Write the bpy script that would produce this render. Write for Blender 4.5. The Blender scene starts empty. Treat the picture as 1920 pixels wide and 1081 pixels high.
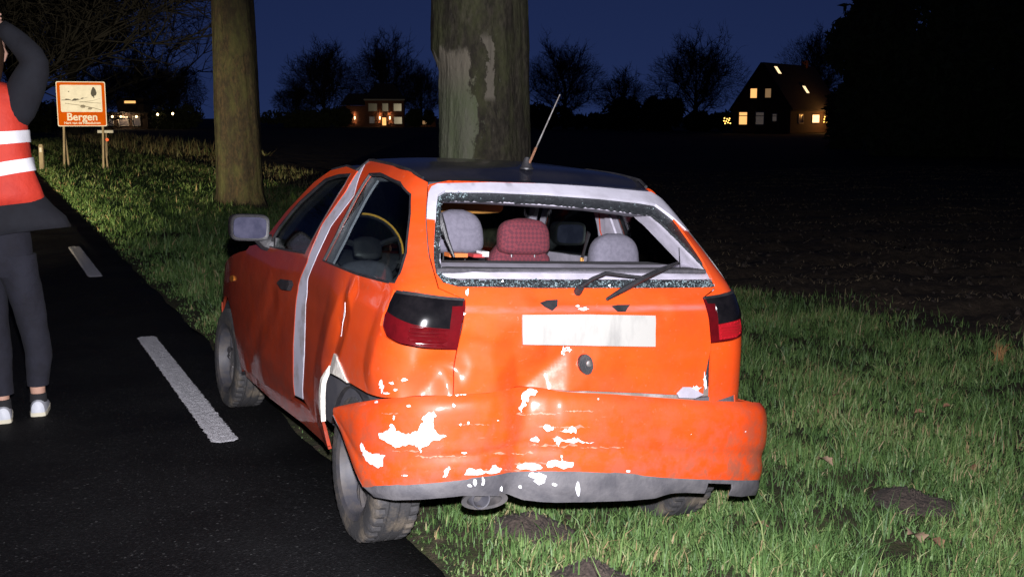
import bpy, bmesh, math, random
import numpy as np
from mathutils import Vector, Matrix, geometry, noise
rad = math.radians
SC = bpy.context.scene
COL = SC.collection
rng = np.random.default_rng(7)

# ------------------------------------------------------------------ camera
CAM_H, FPX, HOR = 1.69, 2150.0, 218.3          # eye height, focal length in 1920-px units, horizon row
PITCH = math.atan((540.5 - HOR) / FPX)
cam = bpy.data.cameras.new('camera')
cam.sensor_width = 36.0
cam.lens = FPX / 1920.0 * 36.0
cam.clip_end = 3000
camo = bpy.data.objects.new('camera', cam); COL.objects.link(camo)
camo.location = (0, 0, CAM_H)
camo.rotation_euler = (math.pi / 2 - PITCH, 0, 0)
SC.camera = camo

# ------------------------------------------------------------------ sky (late dusk)
W = bpy.data.worlds.new('World'); SC.world = W; W.use_nodes = True
wn = W.node_tree.nodes; wl = W.node_tree.links
for n in list(wn): wn.remove(n)
sky = wn.new('ShaderNodeTexSky'); sky.sky_type = 'NISHITA'; sky.sun_disc = False
sky.sun_elevation = rad(-4.0); sky.sun_rotation = rad(0); sky.ozone_density = 4.5; sky.air_density = 1.0; sky.dust_density = 0.4
bg = wn.new('ShaderNodeBackground'); bg.inputs[1].default_value = 1.0
hs = wn.new('ShaderNodeHueSaturation'); hs.inputs['Saturation'].default_value = 0.97; hs.inputs['Hue'].default_value = 0.487
wo = wn.new('ShaderNodeOutputWorld')
tcw = wn.new('ShaderNodeTexCoord'); va = wn.new('ShaderNodeVectorMath'); va.operation = 'ADD'; va.inputs[1].default_value = (0, 0, .35); vn_ = wn.new('ShaderNodeVectorMath'); vn_.operation = 'NORMALIZE'   # sky sampled higher up, so no band shows at the horizon
wl.new(tcw.outputs['Generated'], va.inputs[0]); wl.new(va.outputs[0], vn_.inputs[0]); wl.new(vn_.outputs[0], sky.inputs['Vector'])
wl.new(sky.outputs[0], hs.inputs['Color']); wl.new(hs.outputs[0], bg.inputs[0]); wl.new(bg.outputs[0], wo.inputs[0])

# ------------------------------------------------------------------ the photographer's flash and the headlamps of a car behind the photographer
def spot(name, loc, target, power, cone, blend, color, size):
    l = bpy.data.lights.new(name, 'SPOT'); l.energy = power; l.color = color
    l.spot_size = rad(cone); l.spot_blend = blend; l.shadow_soft_size = size
    o = bpy.data.objects.new(name, l); COL.objects.link(o); o.location = loc
    o.rotation_euler = (Vector(target) - Vector(loc)).to_track_quat('-Z', 'Y').to_euler()
    return o
spot('camera_flash', (0.03, -0.02, CAM_H + 0.17), (0.15, 6.0, 0.75), 3100, 78, 0.75, (0.95, 0.93, 1.0), 0.025)
spot('headlamp_beam', (-5.2, -5.0, 0.85), (-13.2, 37.0, 0.9), 90000, 25, 1.0, (1.0, 0.83, 0.52), 0.08)

SC.view_settings.view_transform = 'Standard'; SC.view_settings.look = 'None'
SC.view_settings.exposure = 0.0; SC.view_settings.gamma = 1.0
SC.render.engine = 'CYCLES'
SC.cycles.max_bounces = 5; SC.cycles.transparent_max_bounces = 16
SC.cycles.use_denoising = True
SC.cycles.sample_clamp_indirect = 4.0

# ------------------------------------------------------------------ helpers
def tag(o, label=None, cat=None, group=None, kind=None):
    if label: o['label'] = label
    if cat: o['category'] = cat
    if group: o['group'] = group
    if kind: o['kind'] = kind
    return o
def empty(name, loc=(0, 0, 0), rz=0.0):
    o = bpy.data.objects.new(name, None); COL.objects.link(o); o.location = loc; o.rotation_euler = (0, 0, rz)
    o.empty_display_size = 0.2
    return o
def mk(name, verts, faces, mat, parent=None, smooth=True, sharp=40):
    me = bpy.data.meshes.new(name)
    me.from_pydata([tuple(map(float, v)) for v in verts], [], [tuple(map(int, f)) for f in faces])
    me.update()
    if smooth:
        me.polygons.foreach_set('use_smooth', [True] * len(me.polygons))
        if sharp: me.set_sharp_from_angle(angle=rad(sharp))
    if mat is not None: me.materials.append(mat)
    o = bpy.data.objects.new(name, me); COL.objects.link(o)
    if parent is not None: o.parent = parent
    return o
def fast_mesh(name, V, tris, mat, parent=None, attr=None, smooth=False):
    me = bpy.data.meshes.new(name)
    V = np.asarray(V, np.float32); T = np.asarray(tris, np.int32)
    me.vertices.add(len(V)); me.vertices.foreach_set('co', V.ravel())
    k = T.shape[1]
    me.loops.add(T.size); me.loops.foreach_set('vertex_index', T.ravel())
    me.polygons.add(len(T)); me.polygons.foreach_set('loop_start', np.arange(0, T.size, k, dtype=np.int32))
    me.polygons.foreach_set('loop_total', np.full(len(T), k, np.int32))
    if smooth: me.polygons.foreach_set('use_smooth', np.ones(len(T), bool))
    me.update(calc_edges=True)
    if attr is not None:
        a = me.attributes.new('tint', 'FLOAT', 'POINT'); a.data.foreach_set('value', np.asarray(attr, np.float32))
    me.materials.append(mat)
    o = bpy.data.objects.new(name, me); COL.objects.link(o)
    if parent is not None: o.parent = parent
    return o
class MB:
    """collects boxes, tubes and lathes into one mesh"""
    def __init__(s): s.v = []; s.f = []
    def add(s, v, f):
        n = len(s.v); s.v += [tuple(p) for p in v]; s.f += [tuple(i + n for i in q) for q in f]; return s
    def box(s, c, d, rot=None, taper=1.0):
        h = [x / 2 for x in d]; P = []
        for z in (-1, 1):
            for x, y in ((-1, -1), (1, -1), (1, 1), (-1, 1)):
                k = taper if z > 0 else 1.0
                p = Vector((x * h[0] * k, y * h[1] * k, z * h[2]))
                if rot is not None: p = rot @ p
                P.append(p + Vector(c))
        return s.add(P, [(3, 2, 1, 0), (4, 5, 6, 7), (0, 1, 5, 4), (1, 2, 6, 5), (2, 3, 7, 6), (3, 0, 4, 7)])
    def tube(s, pts, r, n=8, cap=True, sy=1.0, up=None):
        pts = [Vector(p) for p in pts]; m = len(pts)
        if not hasattr(r, '__len__'): r = [r] * m
        V = []; prev = None
        for i, p in enumerate(pts):
            t = (pts[min(i + 1, m - 1)] - pts[max(i - 1, 0)]).normalized()
            a = Vector(up) if up is not None else (prev if prev is not None else (Vector((0, 0, 1)) if abs(t.z) < .9 else Vector((1, 0, 0))))
            b = t.cross(a).normalized(); c = b.cross(t).normalized(); prev = c
            for k in range(n):
                q = 2 * math.pi * k / n
                V.append(p + b * (math.cos(q) * r[i]) + c * (math.sin(q) * r[i] * sy))
        F = [(i * n + k, i * n + (k + 1) % n, (i + 1) * n + (k + 1) % n, (i + 1) * n + k) for i in range(m - 1) for k in range(n)]
        if cap: F += [tuple(range(n - 1, -1, -1)), tuple(range((m - 1) * n, m * n))]
        return s.add(V, F)
    def lathe(s, prof, n=32, axis='x', c=(0, 0, 0), closed=False):
        V = []
        for k in range(n):
            q = 2 * math.pi * k / n
            for h, r in prof:
                if axis == 'x': p = (h, r * math.cos(q), r * math.sin(q))
                elif axis == 'z': p = (r * math.cos(q), r * math.sin(q), h)
                else: p = (r * math.sin(q), h, r * math.cos(q))
                V.append(Vector(p) + Vector(c))
        m = len(prof); F = []
        for k in range(n):
            for i in range(m if closed else m - 1):
                j = (i + 1) % m
                F.append((k * m + i, k * m + j, ((k + 1) % n) * m + j, ((k + 1) % n) * m + i))
        return s.add(V, F)
    def loft(s, rings, cap=True, closed=True):
        n = len(rings[0]); V = [p for r in rings for p in r]; F = []
        for i in range(len(rings) - 1):
            for k in range(n if closed else n - 1):
                F.append((i * n + k, i * n + (k + 1) % n, (i + 1) * n + (k + 1) % n, (i + 1) * n + k))
        if cap and closed: F += [tuple(range(n - 1, -1, -1)), tuple(range((len(rings) - 1) * n, len(rings) * n))]
        return s.add(V, F)
    def build(s, name, mat, parent=None, smooth=True, sharp=40, bevel=0):
        o = mk(name, s.v, s.f, mat, parent, smooth, sharp)
        if bevel:
            b = o.modifiers.new('bevel', 'BEVEL'); b.width = bevel; b.segments = 2; b.limit_method = 'ANGLE'
        return o
def copy_tree(o, parent=None):
    c = o.copy(); COL.objects.link(c)
    if parent is not None: c.parent = parent
    for ch in list(o.children): copy_tree(ch, c)
    return c

# ------------------------------------------------------------------ materials
def nt(name):
    m = bpy.data.materials.new(name); m.use_nodes = True
    n = m.node_tree.nodes; return m, n, m.node_tree.links, n['Principled BSDF']
def pm(name, col, rough=.5, col2=None, scale=8.0, lo=.4, hi=.6, bump=0, bscale=40.0, metal=0, coat=0, spec=.5, detail=6, stretch=(1, 1, 1), rvar=0, bdist=.01):
    m, n, l, b = nt(name)
    b.inputs['Base Color'].default_value = (*col, 1); b.inputs['Roughness'].default_value = rough
    b.inputs['Metallic'].default_value = metal; b.inputs['Coat Weight'].default_value = coat; b.inputs['Coat Roughness'].default_value = .08
    b.inputs['Specular IOR Level'].default_value = spec
    tc = n.new('ShaderNodeTexCoord'); mp = n.new('ShaderNodeMapping'); mp.inputs['Scale'].default_value = stretch
    l.new(tc.outputs['Object'], mp.inputs[0])
    if col2 is not None:
        t = n.new('ShaderNodeTexNoise'); t.inputs['Scale'].default_value = scale; t.inputs['Detail'].default_value = detail; t.inputs['Roughness'].default_value = .62
        l.new(mp.outputs[0], t.inputs['Vector'])
        r = n.new('ShaderNodeMapRange'); r.inputs[1].default_value = lo; r.inputs[2].default_value = hi
        l.new(t.outputs[0], r.inputs[0])
        x = n.new('ShaderNodeMix'); x.data_type = 'RGBA'; x.inputs[6].default_value = (*col, 1); x.inputs[7].default_value = (*col2, 1)
        l.new(r.outputs[0], x.inputs[0]); l.new(x.outputs[2], b.inputs['Base Color'])
        if rvar:
            y = n.new('ShaderNodeMapRange'); y.inputs[3].default_value = rough; y.inputs[4].default_value = rough + rvar
            l.new(r.outputs[0], y.inputs[0]); l.new(y.outputs[0], b.inputs['Roughness'])
    if bump:
        t2 = n.new('ShaderNodeTexNoise'); t2.inputs['Scale'].default_value = bscale; t2.inputs['Detail'].default_value = 8
        l.new(mp.outputs[0], t2.inputs['Vector'])
        u = n.new('ShaderNodeBump'); u.inputs['Strength'].default_value = bump; u.inputs['Distance'].default_value = bdist
        l.new(t2.outputs[0], u.inputs['Height']); l.new(u.outputs[0], b.inputs['Normal'])
    return m
def emat(name, col, strength):
    m, n, l, b = nt(name)
    b.inputs['Base Color'].default_value = (*[c * .5 for c in col], 1)
    b.inputs['Emission Color'].default_value = (*col, 1); b.inputs['Emission Strength'].default_value = strength
    return m
def glass_mat(name, tint, refl_rough=.03, extra=0.0):
    m, n, l, b = nt(name); n.remove(b)
    t = n.new('ShaderNodeBsdfTransparent'); t.inputs[0].default_value = (*tint, 1)
    g = n.new('ShaderNodeBsdfGlossy'); g.inputs['Roughness'].default_value = refl_rough
    lw = n.new('ShaderNodeLayerWeight'); pw_ = n.new('ShaderNodeMath'); pw_.operation = 'POWER'; pw_.inputs[1].default_value = 4.0; l.new(lw.outputs['Facing'], pw_.inputs[0])
    fr = n.new('ShaderNodeMath'); fr.operation = 'MULTIPLY_ADD'; fr.inputs[1].default_value = .38; fr.inputs[2].default_value = .03; l.new(pw_.outputs[0], fr.inputs[0])
    x = n.new('ShaderNodeMixShader'); l.new(fr.outputs[0], x.inputs[0]); l.new(t.outputs[0], x.inputs[1]); l.new(g.outputs[0], x.inputs[2])
    l.new(x.outputs[0], n['Material Output'].inputs[0]); return m
M = {}
def paint_mat():
    m, n, l, b = nt('orange_car_paint')
    tc = n.new('ShaderNodeTexCoord')
    def noi(scale, detail=6, st=(1, 1, 1)):
        mp = n.new('ShaderNodeMapping'); mp.inputs['Scale'].default_value = st; l.new(tc.outputs['Object'], mp.inputs[0])
        t = n.new('ShaderNodeTexNoise'); t.inputs['Scale'].default_value = scale; t.inputs['Detail'].default_value = detail; t.inputs['Roughness'].default_value = .65
        l.new(mp.outputs[0], t.inputs['Vector']); return t.outputs[0]
    def ramp(src, a, c, o0=0.0, o1=1.0):
        r = n.new('ShaderNodeMapRange'); r.inputs[1].default_value = a; r.inputs[2].default_value = c; r.inputs[3].default_value = o0; r.inputs[4].default_value = o1
        l.new(src, r.inputs[0]); return r.outputs[0]
    def mix(f, a, c):
        x = n.new('ShaderNodeMix'); x.data_type = 'RGBA'; l.new(f, x.inputs[0])
        for i, v in ((6, a), (7, c)):
            if isinstance(v, tuple): x.inputs[i].default_value = (*v, 1)
            else: l.new(v, x.inputs[i])
        return x.outputs[2]
    c = mix(ramp(noi(2.2), .35, .68), (.66, .070, .007), (.58, .050, .008))
    c = mix(ramp(noi(4.0, 8, (.5, .5, 1.3)), .50, .78, 0, .65), c, (.57, .085, .030))       # chalky oxidised streaks
    sep = n.new('ShaderNodeSeparateXYZ'); l.new(tc.outputs['Object'], sep.inputs[0])
    dirt = n.new('ShaderNodeMath'); dirt.operation = 'MULTIPLY'
    l.new(ramp(sep.outputs[2], .78, .26), dirt.inputs[0]); l.new(ramp(noi(14, 9), .42, .60), dirt.inputs[1])
    d2 = n.new('ShaderNodeMath'); d2.operation = 'MULTIPLY'; l.new(dirt.outputs[0], d2.inputs[0]); d2.inputs[1].default_value = .75
    c = mix(d2.outputs[0], c, (.13, .085, .06))                                           # road dirt low on the body
    c = mix(ramp(noi(120, 3), .71, .76, 0, .5), c, (.16, .09, .06))                        # mud specks
    # flank ahead of the crease: grazing shade painted darker, with patchy road film
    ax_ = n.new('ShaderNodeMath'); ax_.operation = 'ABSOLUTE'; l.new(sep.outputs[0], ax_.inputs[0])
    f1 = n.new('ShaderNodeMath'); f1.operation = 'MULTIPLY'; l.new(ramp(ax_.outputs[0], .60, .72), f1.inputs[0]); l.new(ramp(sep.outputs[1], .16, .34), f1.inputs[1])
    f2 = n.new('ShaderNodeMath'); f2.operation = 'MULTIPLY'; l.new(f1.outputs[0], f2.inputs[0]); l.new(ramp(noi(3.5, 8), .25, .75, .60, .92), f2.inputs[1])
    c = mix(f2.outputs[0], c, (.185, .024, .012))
    c = mix(ramp(noi(45, 5), .62, .72, 0, .25), c, (.30, .16, .11))
    # greyish rub mark left under the missing trim strip, above the number plate
    bd = n.new('ShaderNodeMath'); bd.operation = 'SUBTRACT'; bd.inputs[1].default_value = .992; l.new(sep.outputs[2], bd.inputs[0])
    ba = n.new('ShaderNodeMath'); ba.operation = 'ABSOLUTE'; l.new(bd.outputs[0], ba.inputs[0])
    m1 = n.new('ShaderNodeMath'); m1.operation = 'MULTIPLY'; l.new(ramp(ba.outputs[0], .016, .004), m1.inputs[0]); l.new(ramp(sep.outputs[1], -.44, -.48), m1.inputs[1])
    m2 = n.new('ShaderNodeMath'); m2.operation = 'MULTIPLY'; l.new(m1.outputs[0], m2.inputs[0]); l.new(ramp(noi(9, 8, (.5, 1, 2.5)), .36, .62, 0, .75), m2.inputs[1])
    c = mix(m2.outputs[0], c, (.30, .13, .11))
    c = mix(ramp(noi(26, 9, (.25, 1, 3.0)), .66, .74, 0, .35), c, (.45, .22, .16))                 # fine scuffs
    l.new(c, b.inputs['Base Color'])
    l.new(ramp(noi(9, 6), .3, .8, .38, .62), b.inputs['Roughness'])
    b.inputs['Coat Weight'].default_value = .9; b.inputs['Specular IOR Level'].default_value = .25
    l.new(ramp(noi(16, 7), .35, .75, .04, .22), b.inputs['Coat Roughness'])
    u = n.new('ShaderNodeBump'); u.inputs['Strength'].default_value = .06; u.inputs['Distance'].default_value = .01
    l.new(noi(11, 5), u.inputs['Height']); l.new(u.outputs[0], b.inputs['Normal'])
    return m
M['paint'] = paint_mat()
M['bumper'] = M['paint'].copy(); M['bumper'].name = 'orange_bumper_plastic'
M['roofblk'] = pm('black_roof', (.012, .013, .022), .26, (.02, .02, .028), 6, coat=.4)
M['primer'] = pm('grey_primer', (.42, .41, .47), .55, (.31, .30, .34), 7, .42, .7, bump=.1, bscale=60)
M['jamb'] = pm('pale_jamb', (.44, .43, .50), .5, (.24, .20, .18), 9, .48, .72)
M['trim'] = pm('pale_interior_trim', (.38, .36, .42), .6, (.30, .285, .33), 12)
M['blackpl'] = pm('black_plastic', (.012, .012, .014), .5, (.022, .021, .023), 20, bump=.15, bscale=150)
M['valance'] = pm('grey_black_valance', (.060, .058, .065), .6, (.11, .104, .108), 9, .38, .68, bump=.2, bscale=60, rvar=.2)
M['rubber'] = pm('tyre_rubber', (.032, .031, .032), .75, (.085, .075, .064), 13, .42, .66, bump=.2, bscale=120)
M['tread'] = pm('muddy_tread', (.030, .029, .030), .8, (.11, .09, .066), 9, .50, .68, bump=.3, bscale=90)
M['rim'] = pm('dark_steel_rim', (.038, .038, .046), .6, (.075, .066, .060), 14, .42, .68)
M['metal'] = pm('dull_metal', (.42, .41, .40), .4, (.22, .19, .17), 25, metal=.8)
M['chrome'] = pm('bright_metal', (.7, .7, .72), .15, metal=1.0)
M['glass'] = glass_mat('car_glass', (.72, .76, .75))
M['clearglass'] = glass_mat('clear_glass', (.8, .84, .83))
M['crumb'] = pm('broken_glass', (.24, .31, .32), .12, (.07, .10, .11), 70, .4, .6, spec=.9)
M['seal'] = pm('black_seal', (.014, .016, .018), .45, (.04, .047, .05), 45, .55, .7, bump=.5, bscale=150)
M['seatgrey'] = pm('grey_seat_cloth', (.125, .118, .15), .9, (.10, .095, .122), 60, bump=.15, bscale=300)
M['seatdark'] = pm('dark_seat_cloth', (.09, .088, .11), .9, (.07, .068, .086), 40)
M['dark'] = pm('dark_interior', (.045, .045, .055), .7, (.06, .058, .066), 20)
M['shelf'] = pm('shelf_felt', (.035, .034, .04), .95, (.055, .052, .058), 60, bump=.3, bscale=200)
M['visor'] = pm('amber_visor', (.62, .30, .07), .6)
M['white'] = pm('bare_white_plastic', (.86, .86, .88), .5, (.74, .74, .77), 18)
M['scuff'] = pm('pale_scuff', (.50, .20, .13), .7, (.36, .11, .07), 30)
M['filler'] = pm('cream_body_filler', (.74, .70, .62), .7, (.58, .54, .47), 30, bump=.4, bscale=80)
M['plate'] = pm('pale_plate', (.32, .315, .29), .45, (.24, .236, .22), 5.5, .46, .66, stretch=(2.2, 1, .7))
M['lampred'] = pm('red_lens', (.085, .003, .005), .14, (.06, .0025, .004), 12, coat=.6)
M['lampbright'] = pm('red_reflector', (.30, .007, .012), .2, coat=.6)
M['lampsmoke'] = pm('smoked_lens', (.0035, .0033, .004), .10, (.008, .007, .008), 9, coat=.4)
M['mirror'] = pm('mirror_glass', (.030, .031, .055), .45, (.05, .05, .08), 14, spec=.08)
M['soil'] = pm('bare_soil', (.032, .023, .018), .95, (.062, .045, .034), 16, .35, .7, bump=.9, bscale=45, bdist=.03)
def check_mat():
    m, n, l, b = nt('red_check_cloth'); tc = n.new('ShaderNodeTexCoord'); mp = n.new('ShaderNodeMapping'); mp.inputs['Rotation'].default_value = (0, rad(45), 0)
    l.new(tc.outputs['Object'], mp.inputs[0])
    c = n.new('ShaderNodeTexChecker'); c.inputs['Scale'].default_value = 62; c.inputs[1].default_value = (.17, .030, .042, 1); c.inputs[2].default_value = (.105, .022, .034, 1)
    l.new(mp.outputs[0], c.inputs[0]); l.new(c.outputs[0], b.inputs['Base Color']); b.inputs['Roughness'].default_value = .9; return m
M['check'] = check_mat()

# ------------------------------------------------------------------ road frame and terrain
YAW = rad(24.7)                                   # the road and the car point 24.7 degrees left of the view axis
ER = np.array([math.cos(YAW), math.sin(YAW)]); EF = np.array([-math.sin(YAW), math.cos(YAW)])
EDGE = 1.47                                       # road edge, metres right of the camera measured across the road
def st(X, Y): return X * ER[0] + Y * ER[1], X * EF[0] + Y * EF[1]
def xy(s, t): return s * ER[0] + t * EF[0], s * ER[1] + t * EF[1]
def vnoise(X, Y, seed=0):
    X = np.asarray(X, float); Y = np.asarray(Y, float)
    xi = np.floor(X).astype(np.int64); yi = np.floor(Y).astype(np.int64); fx = X - xi; fy = Y - yi
    fx = fx * fx * (3 - 2 * fx); fy = fy * fy * (3 - 2 * fy)
    def h(a, b):
        k = (a * 374761393 + b * 668265263 + seed * 982451653) & 0xffffffff
        k = ((k ^ (k >> 13)) * 1274126177) & 0xffffffff
        return ((k ^ (k >> 16)) & 0xffff) / 65535.0
    return (h(xi, yi) * (1 - fx) + h(xi + 1, yi) * fx) * (1 - fy) + (h(xi, yi + 1) * (1 - fx) + h(xi + 1, yi + 1) * fx) * fy
def fbm(X, Y, sc, seed=0, o=4):
    r = 0; a = .5
    for i in range(o): r = r + a * vnoise(X * sc + 31.7 * i, Y * sc - 17.3 * i, seed + i); a *= .5; sc *= 2.03
    return r
MOLES = [(0.085, 4.62, .19, .075), (0.30, 4.05, .17, .08), (1.95, 5.35, .22, .045), (1.28, 8.6, .34, .06), (2.75, 5.5, .2, .05)]
def terrain(X, Y):
    X = np.asarray(X, float); Y = np.asarray(Y, float)
    s, t = st(X, Y); q = s - EDGE
    z = np.where(q < 0, -.03, -.035 - .068 * np.clip(q - .1, 0, 4.2) - .02 * np.clip(q - 4.3, 0, 3.2))
    lip = np.clip(q / .12, 0, 1)
    z = np.where(q < 0, z, -.03 + (z + .03 + .028) * lip)
    z = z + np.where(q > 0, (fbm(X, Y, 1.6, 3) - .47) * .10 * np.clip(q / .7, 0, 1), 0)
    z = z + np.where(q > 0, (fbm(X, Y, 7, 9) - .47) * .035 * np.clip(q / .3, 0, 1), 0)
    fld = np.clip((q - 6.6) / .8, 0, 1)
    fr = .045 * np.sin((s * .35 + t * .94) * 2 * math.pi / 1.5 + 2 * fbm(X, Y, .3, 21)) + (fbm(X, Y, 3.5, 33) - .47) * .16
    z = z + fld * fr * np.clip(1.6 - np.hypot(X, Y) / 45, 0, 1)
    for mx, my, mr, mh in MOLES:
        d = np.hypot(X - mx, (Y - my)) / mr
        z = z + mh * np.exp(-d * d * 1.3) * (1 + .5 * (fbm(X, Y, 14, 44) - .47))
    return z
def tz(x, y): return float(terrain(np.array([x]), np.array([y]))[0])
# verge and field, one sheet to the horizon (graded grid in road coordinates)
def graded(a, steps):
    o = [a]
    for end, d in steps:
        while o[-1] < end - 1e-6: o.append(min(o[-1] + d, end))
    return np.array(o)
sv = graded(-400, [(-60, 40), (-10, 5), (0, 1), (1.44, .24), (1.47, .03), (9, .06), (14, .12), (25, .35), (60, 1.6), (150, 10), (900, 75)])
tv = graded(-60, [(0, 6), (2, .5), (13, .06), (20, .12), (45, .3), (80, 1.2), (200, 8), (1100, 75)])
S_, T_ = np.meshgrid(sv, tv, indexing='ij'); GX, GY = xy(S_, T_)
GZ = terrain(GX, GY)
ns, nt_ = GX.shape
idx = np.arange(ns * nt_).reshape(ns, nt_)
quads = np.stack([idx[:-1, :-1], idx[1:, :-1], idx[1:, 1:], idx[:-1, 1:]], -1).reshape(-1, 4)
def ground_mat():
    m, n, l, b = nt('verge_and_field_soil')
    tc = n.new('ShaderNodeTexCoord'); sep = n.new('ShaderNodeSeparateXYZ'); l.new(tc.outputs['Object'], sep.inputs[0])
    def noi(scale, det=8):
        t = n.new('ShaderNodeTexNoise'); t.inputs['Scale'].default_value = scale; t.inputs['Detail'].default_value = det; t.inputs['Roughness'].default_value = .65
        l.new(tc.outputs['Object'], t.inputs['Vector']); return t.outputs[0]
    def rng_(src, a, c, o0=0.0, o1=1.0):
        r = n.new('ShaderNodeMapRange'); r.inputs[1].default_value = a; r.inputs[2].default_value = c; r.inputs[3].default_value = o0; r.inputs[4].default_value = o1
        l.new(src, r.inputs[0]); return r.outputs[0]
    def mix(f, a, c):
        x = n.new('ShaderNodeMix'); x.data_type = 'RGBA'; l.new(f, x.inputs[0])
        for i, v in ((6, a), (7, c)):
            if isinstance(v, tuple): x.inputs[i].default_value = (*v, 1)
            else: l.new(v, x.inputs[i])
        return x.outputs[2]
    soil = mix(rng_(noi(9), .35, .7), (.030, .022, .016), (.085, .062, .042))
    turf = mix(rng_(noi(2.5), .4, .62), (.022, .026, .011), (.045, .050, .017))
    turf = mix(rng_(noi(14), .45, .62), turf, soil)
    mx = n.new('ShaderNodeMath'); mx.operation = 'MULTIPLY'; mx.inputs[1].default_value = float(ER[0]); l.new(sep.outputs[0], mx.inputs[0])
    my = n.new('ShaderNodeMath'); my.operation = 'MULTIPLY_ADD'; my.inputs[1].default_value = float(ER[1]); l.new(sep.outputs[1], my.inputs[0]); l.new(mx.outputs[0], my.inputs[2])
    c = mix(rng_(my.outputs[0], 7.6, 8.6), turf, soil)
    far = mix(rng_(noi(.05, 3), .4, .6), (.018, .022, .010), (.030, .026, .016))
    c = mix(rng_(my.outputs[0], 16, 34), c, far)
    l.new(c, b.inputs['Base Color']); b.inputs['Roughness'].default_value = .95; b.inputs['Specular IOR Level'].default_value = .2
    u = n.new('ShaderNodeBump'); u.inputs['Strength'].default_value = .8; u.inputs['Distance'].default_value = .03
    l.new(noi(30), u.inputs['Height']); l.new(u.outputs[0], b.inputs['Normal'])
    return m
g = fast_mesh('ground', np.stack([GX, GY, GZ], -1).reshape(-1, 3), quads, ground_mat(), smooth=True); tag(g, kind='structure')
# road
def road_mat():
    m, n, l, b = nt('damp_asphalt'); tc = n.new('ShaderNodeTexCoord')
    v = n.new('ShaderNodeTexVoronoi'); v.inputs['Scale'].default_value = 110; l.new(tc.outputs['Object'], v.inputs['Vector'])
    t = n.new('ShaderNodeTexNoise'); t.inputs['Scale'].default_value = 1.3; t.inputs['Detail'].default_value = 9; l.new(tc.outputs['Object'], t.inputs['Vector'])
    sp = n.new('ShaderNodeSeparateColor'); l.new(v.outputs['Color'], sp.inputs[0])
    cr = n.new('ShaderNodeValToRGB'); e = cr.color_ramp.elements; e[0].color = (.0035, .0035, .004, 1); e[1].position = .86; e[1].color = (.008, .008, .0088, 1)
    q = cr.color_ramp.elements.new(.985); q.color = (.016, .016, .017, 1); q = cr.color_ramp.elements.new(.995); q.color = (.045, .045, .045, 1)
    l.new(sp.outputs[0], cr.inputs[0])
    x = n.new('ShaderNodeMix'); x.data_type = 'RGBA'; x.blend_type = 'MULTIPLY'; x.inputs[0].default_value = .8
    r = n.new('ShaderNodeMapRange'); r.inputs[1].default_value = .3; r.inputs[2].default_value = .7; r.inputs[3].default_value = .55; r.inputs[4].default_value = 1.15
    l.new(t.outputs[0], r.inputs[0]); l.new(cr.outputs[0], x.inputs[6]); l.new(r.outputs[0], x.inputs[7]); l.new(x.outputs[2], b.inputs['Base Color'])
    r2 = n.new('ShaderNodeMapRange'); r2.inputs[1].default_value = .35; r2.inputs[2].default_value = .65; r2.inputs[3].default_value = .6; r2.inputs[4].default_value = .85
    l.new(t.outputs[0], r2.inputs[0]); l.new(r2.outputs[0], b.inputs['Roughness']); b.inputs['Specular IOR Level'].default_value = .12
    u = n.new('ShaderNodeBump'); u.inputs['Strength'].default_value = .7; u.inputs['Distance'].default_value = .006
    l.new(v.outputs['Distance'], u.inputs['Height']); l.new(u.outputs[0], b.inputs['Normal']); return m
tt = graded(-60, [(0, 6), (2, .5), (20, .08), (60, .4), (140, 8)])
ev = EDGE + .012 * np.sin(tt * 5.1) + .03 * (fbm(tt, tt * 0, 3.0, 5) - .47) + .02 * (fbm(tt, tt * 0, 12.0, 6) - .47)
ss = np.array([-5.0, -2.2, .2, 1.2])
rs = np.concatenate([np.repeat(ss[None], len(tt), 0), ev[:, None], ev[:, None] + .004], 1)
rz = np.zeros_like(rs); rz[:, 0] = -.05; rz[:, -1] = -.06
rx, ry = xy(rs, tt[:, None])
ri = np.arange(rs.size).reshape(rs.shape)
rq = np.stack([ri[:-1, :-1], ri[:-1, 1:], ri[1:, 1:], ri[1:, :-1]], -1).reshape(-1, 4)
road = fast_mesh('road', np.stack([rx, ry, rz], -1).reshape(-1, 3), rq, road_mat()); tag(road, kind='structure')
M['marking'] = pm('white_road_paint', (.84, .83, .87), .7, (.55, .54, .58), 26, .56, .76, bump=1.0, bscale=330, bdist=.03)
def marking(s0, s1, t0, t1):
    """thick agglomerate paint: a crusty surface of small lumps with frayed edges"""
    n = int((t1 - t0) / .011); m = 11; a = np.linspace(t0, t1, n)
    q = np.linspace(0, 1, m)[None, :].repeat(n, 0); jl = (rng.random(n) - .5) * .014; jr = (rng.random(n) - .5) * .014
    k = np.minimum(np.arange(n), n - 1 - np.arange(n)); c = .02 * np.clip(1 - k / 3, 0, 1)
    S2 = (s0 + jl + c)[:, None] * (1 - q) + (s1 + jr - c)[:, None] * q; T2 = a[:, None] + (rng.random((n, m)) - .5) * .006
    Z2 = .004 + .0060 * rng.random((n, m)) ** 1.2; Z2[:, 0] = Z2[:, -1] = .002; Z2[0] = Z2[-1] = .002
    X2, Y2 = xy(S2, T2); i2 = np.arange(n * m).reshape(n, m); qd = np.stack([i2[:-1, :-1], i2[:-1, 1:], i2[1:, 1:], i2[1:, :-1]], -1).reshape(-1, 4)
    return fast_mesh('lane_marking', np.stack([X2, Y2, Z2], -1).reshape(-1, 3), qd, M['marking'], road)
# dash corners measured along the road
marking(1.005, 1.143, 5.93, 9.13)
marking(.955, 1.10, 12.85, 15.98)
marking(.955, 1.10, 19.4, 22.5); marking(.955, 1.10, 26.0, 29.1); marking(1.005, 1.143, -.8, 2.4)

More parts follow.
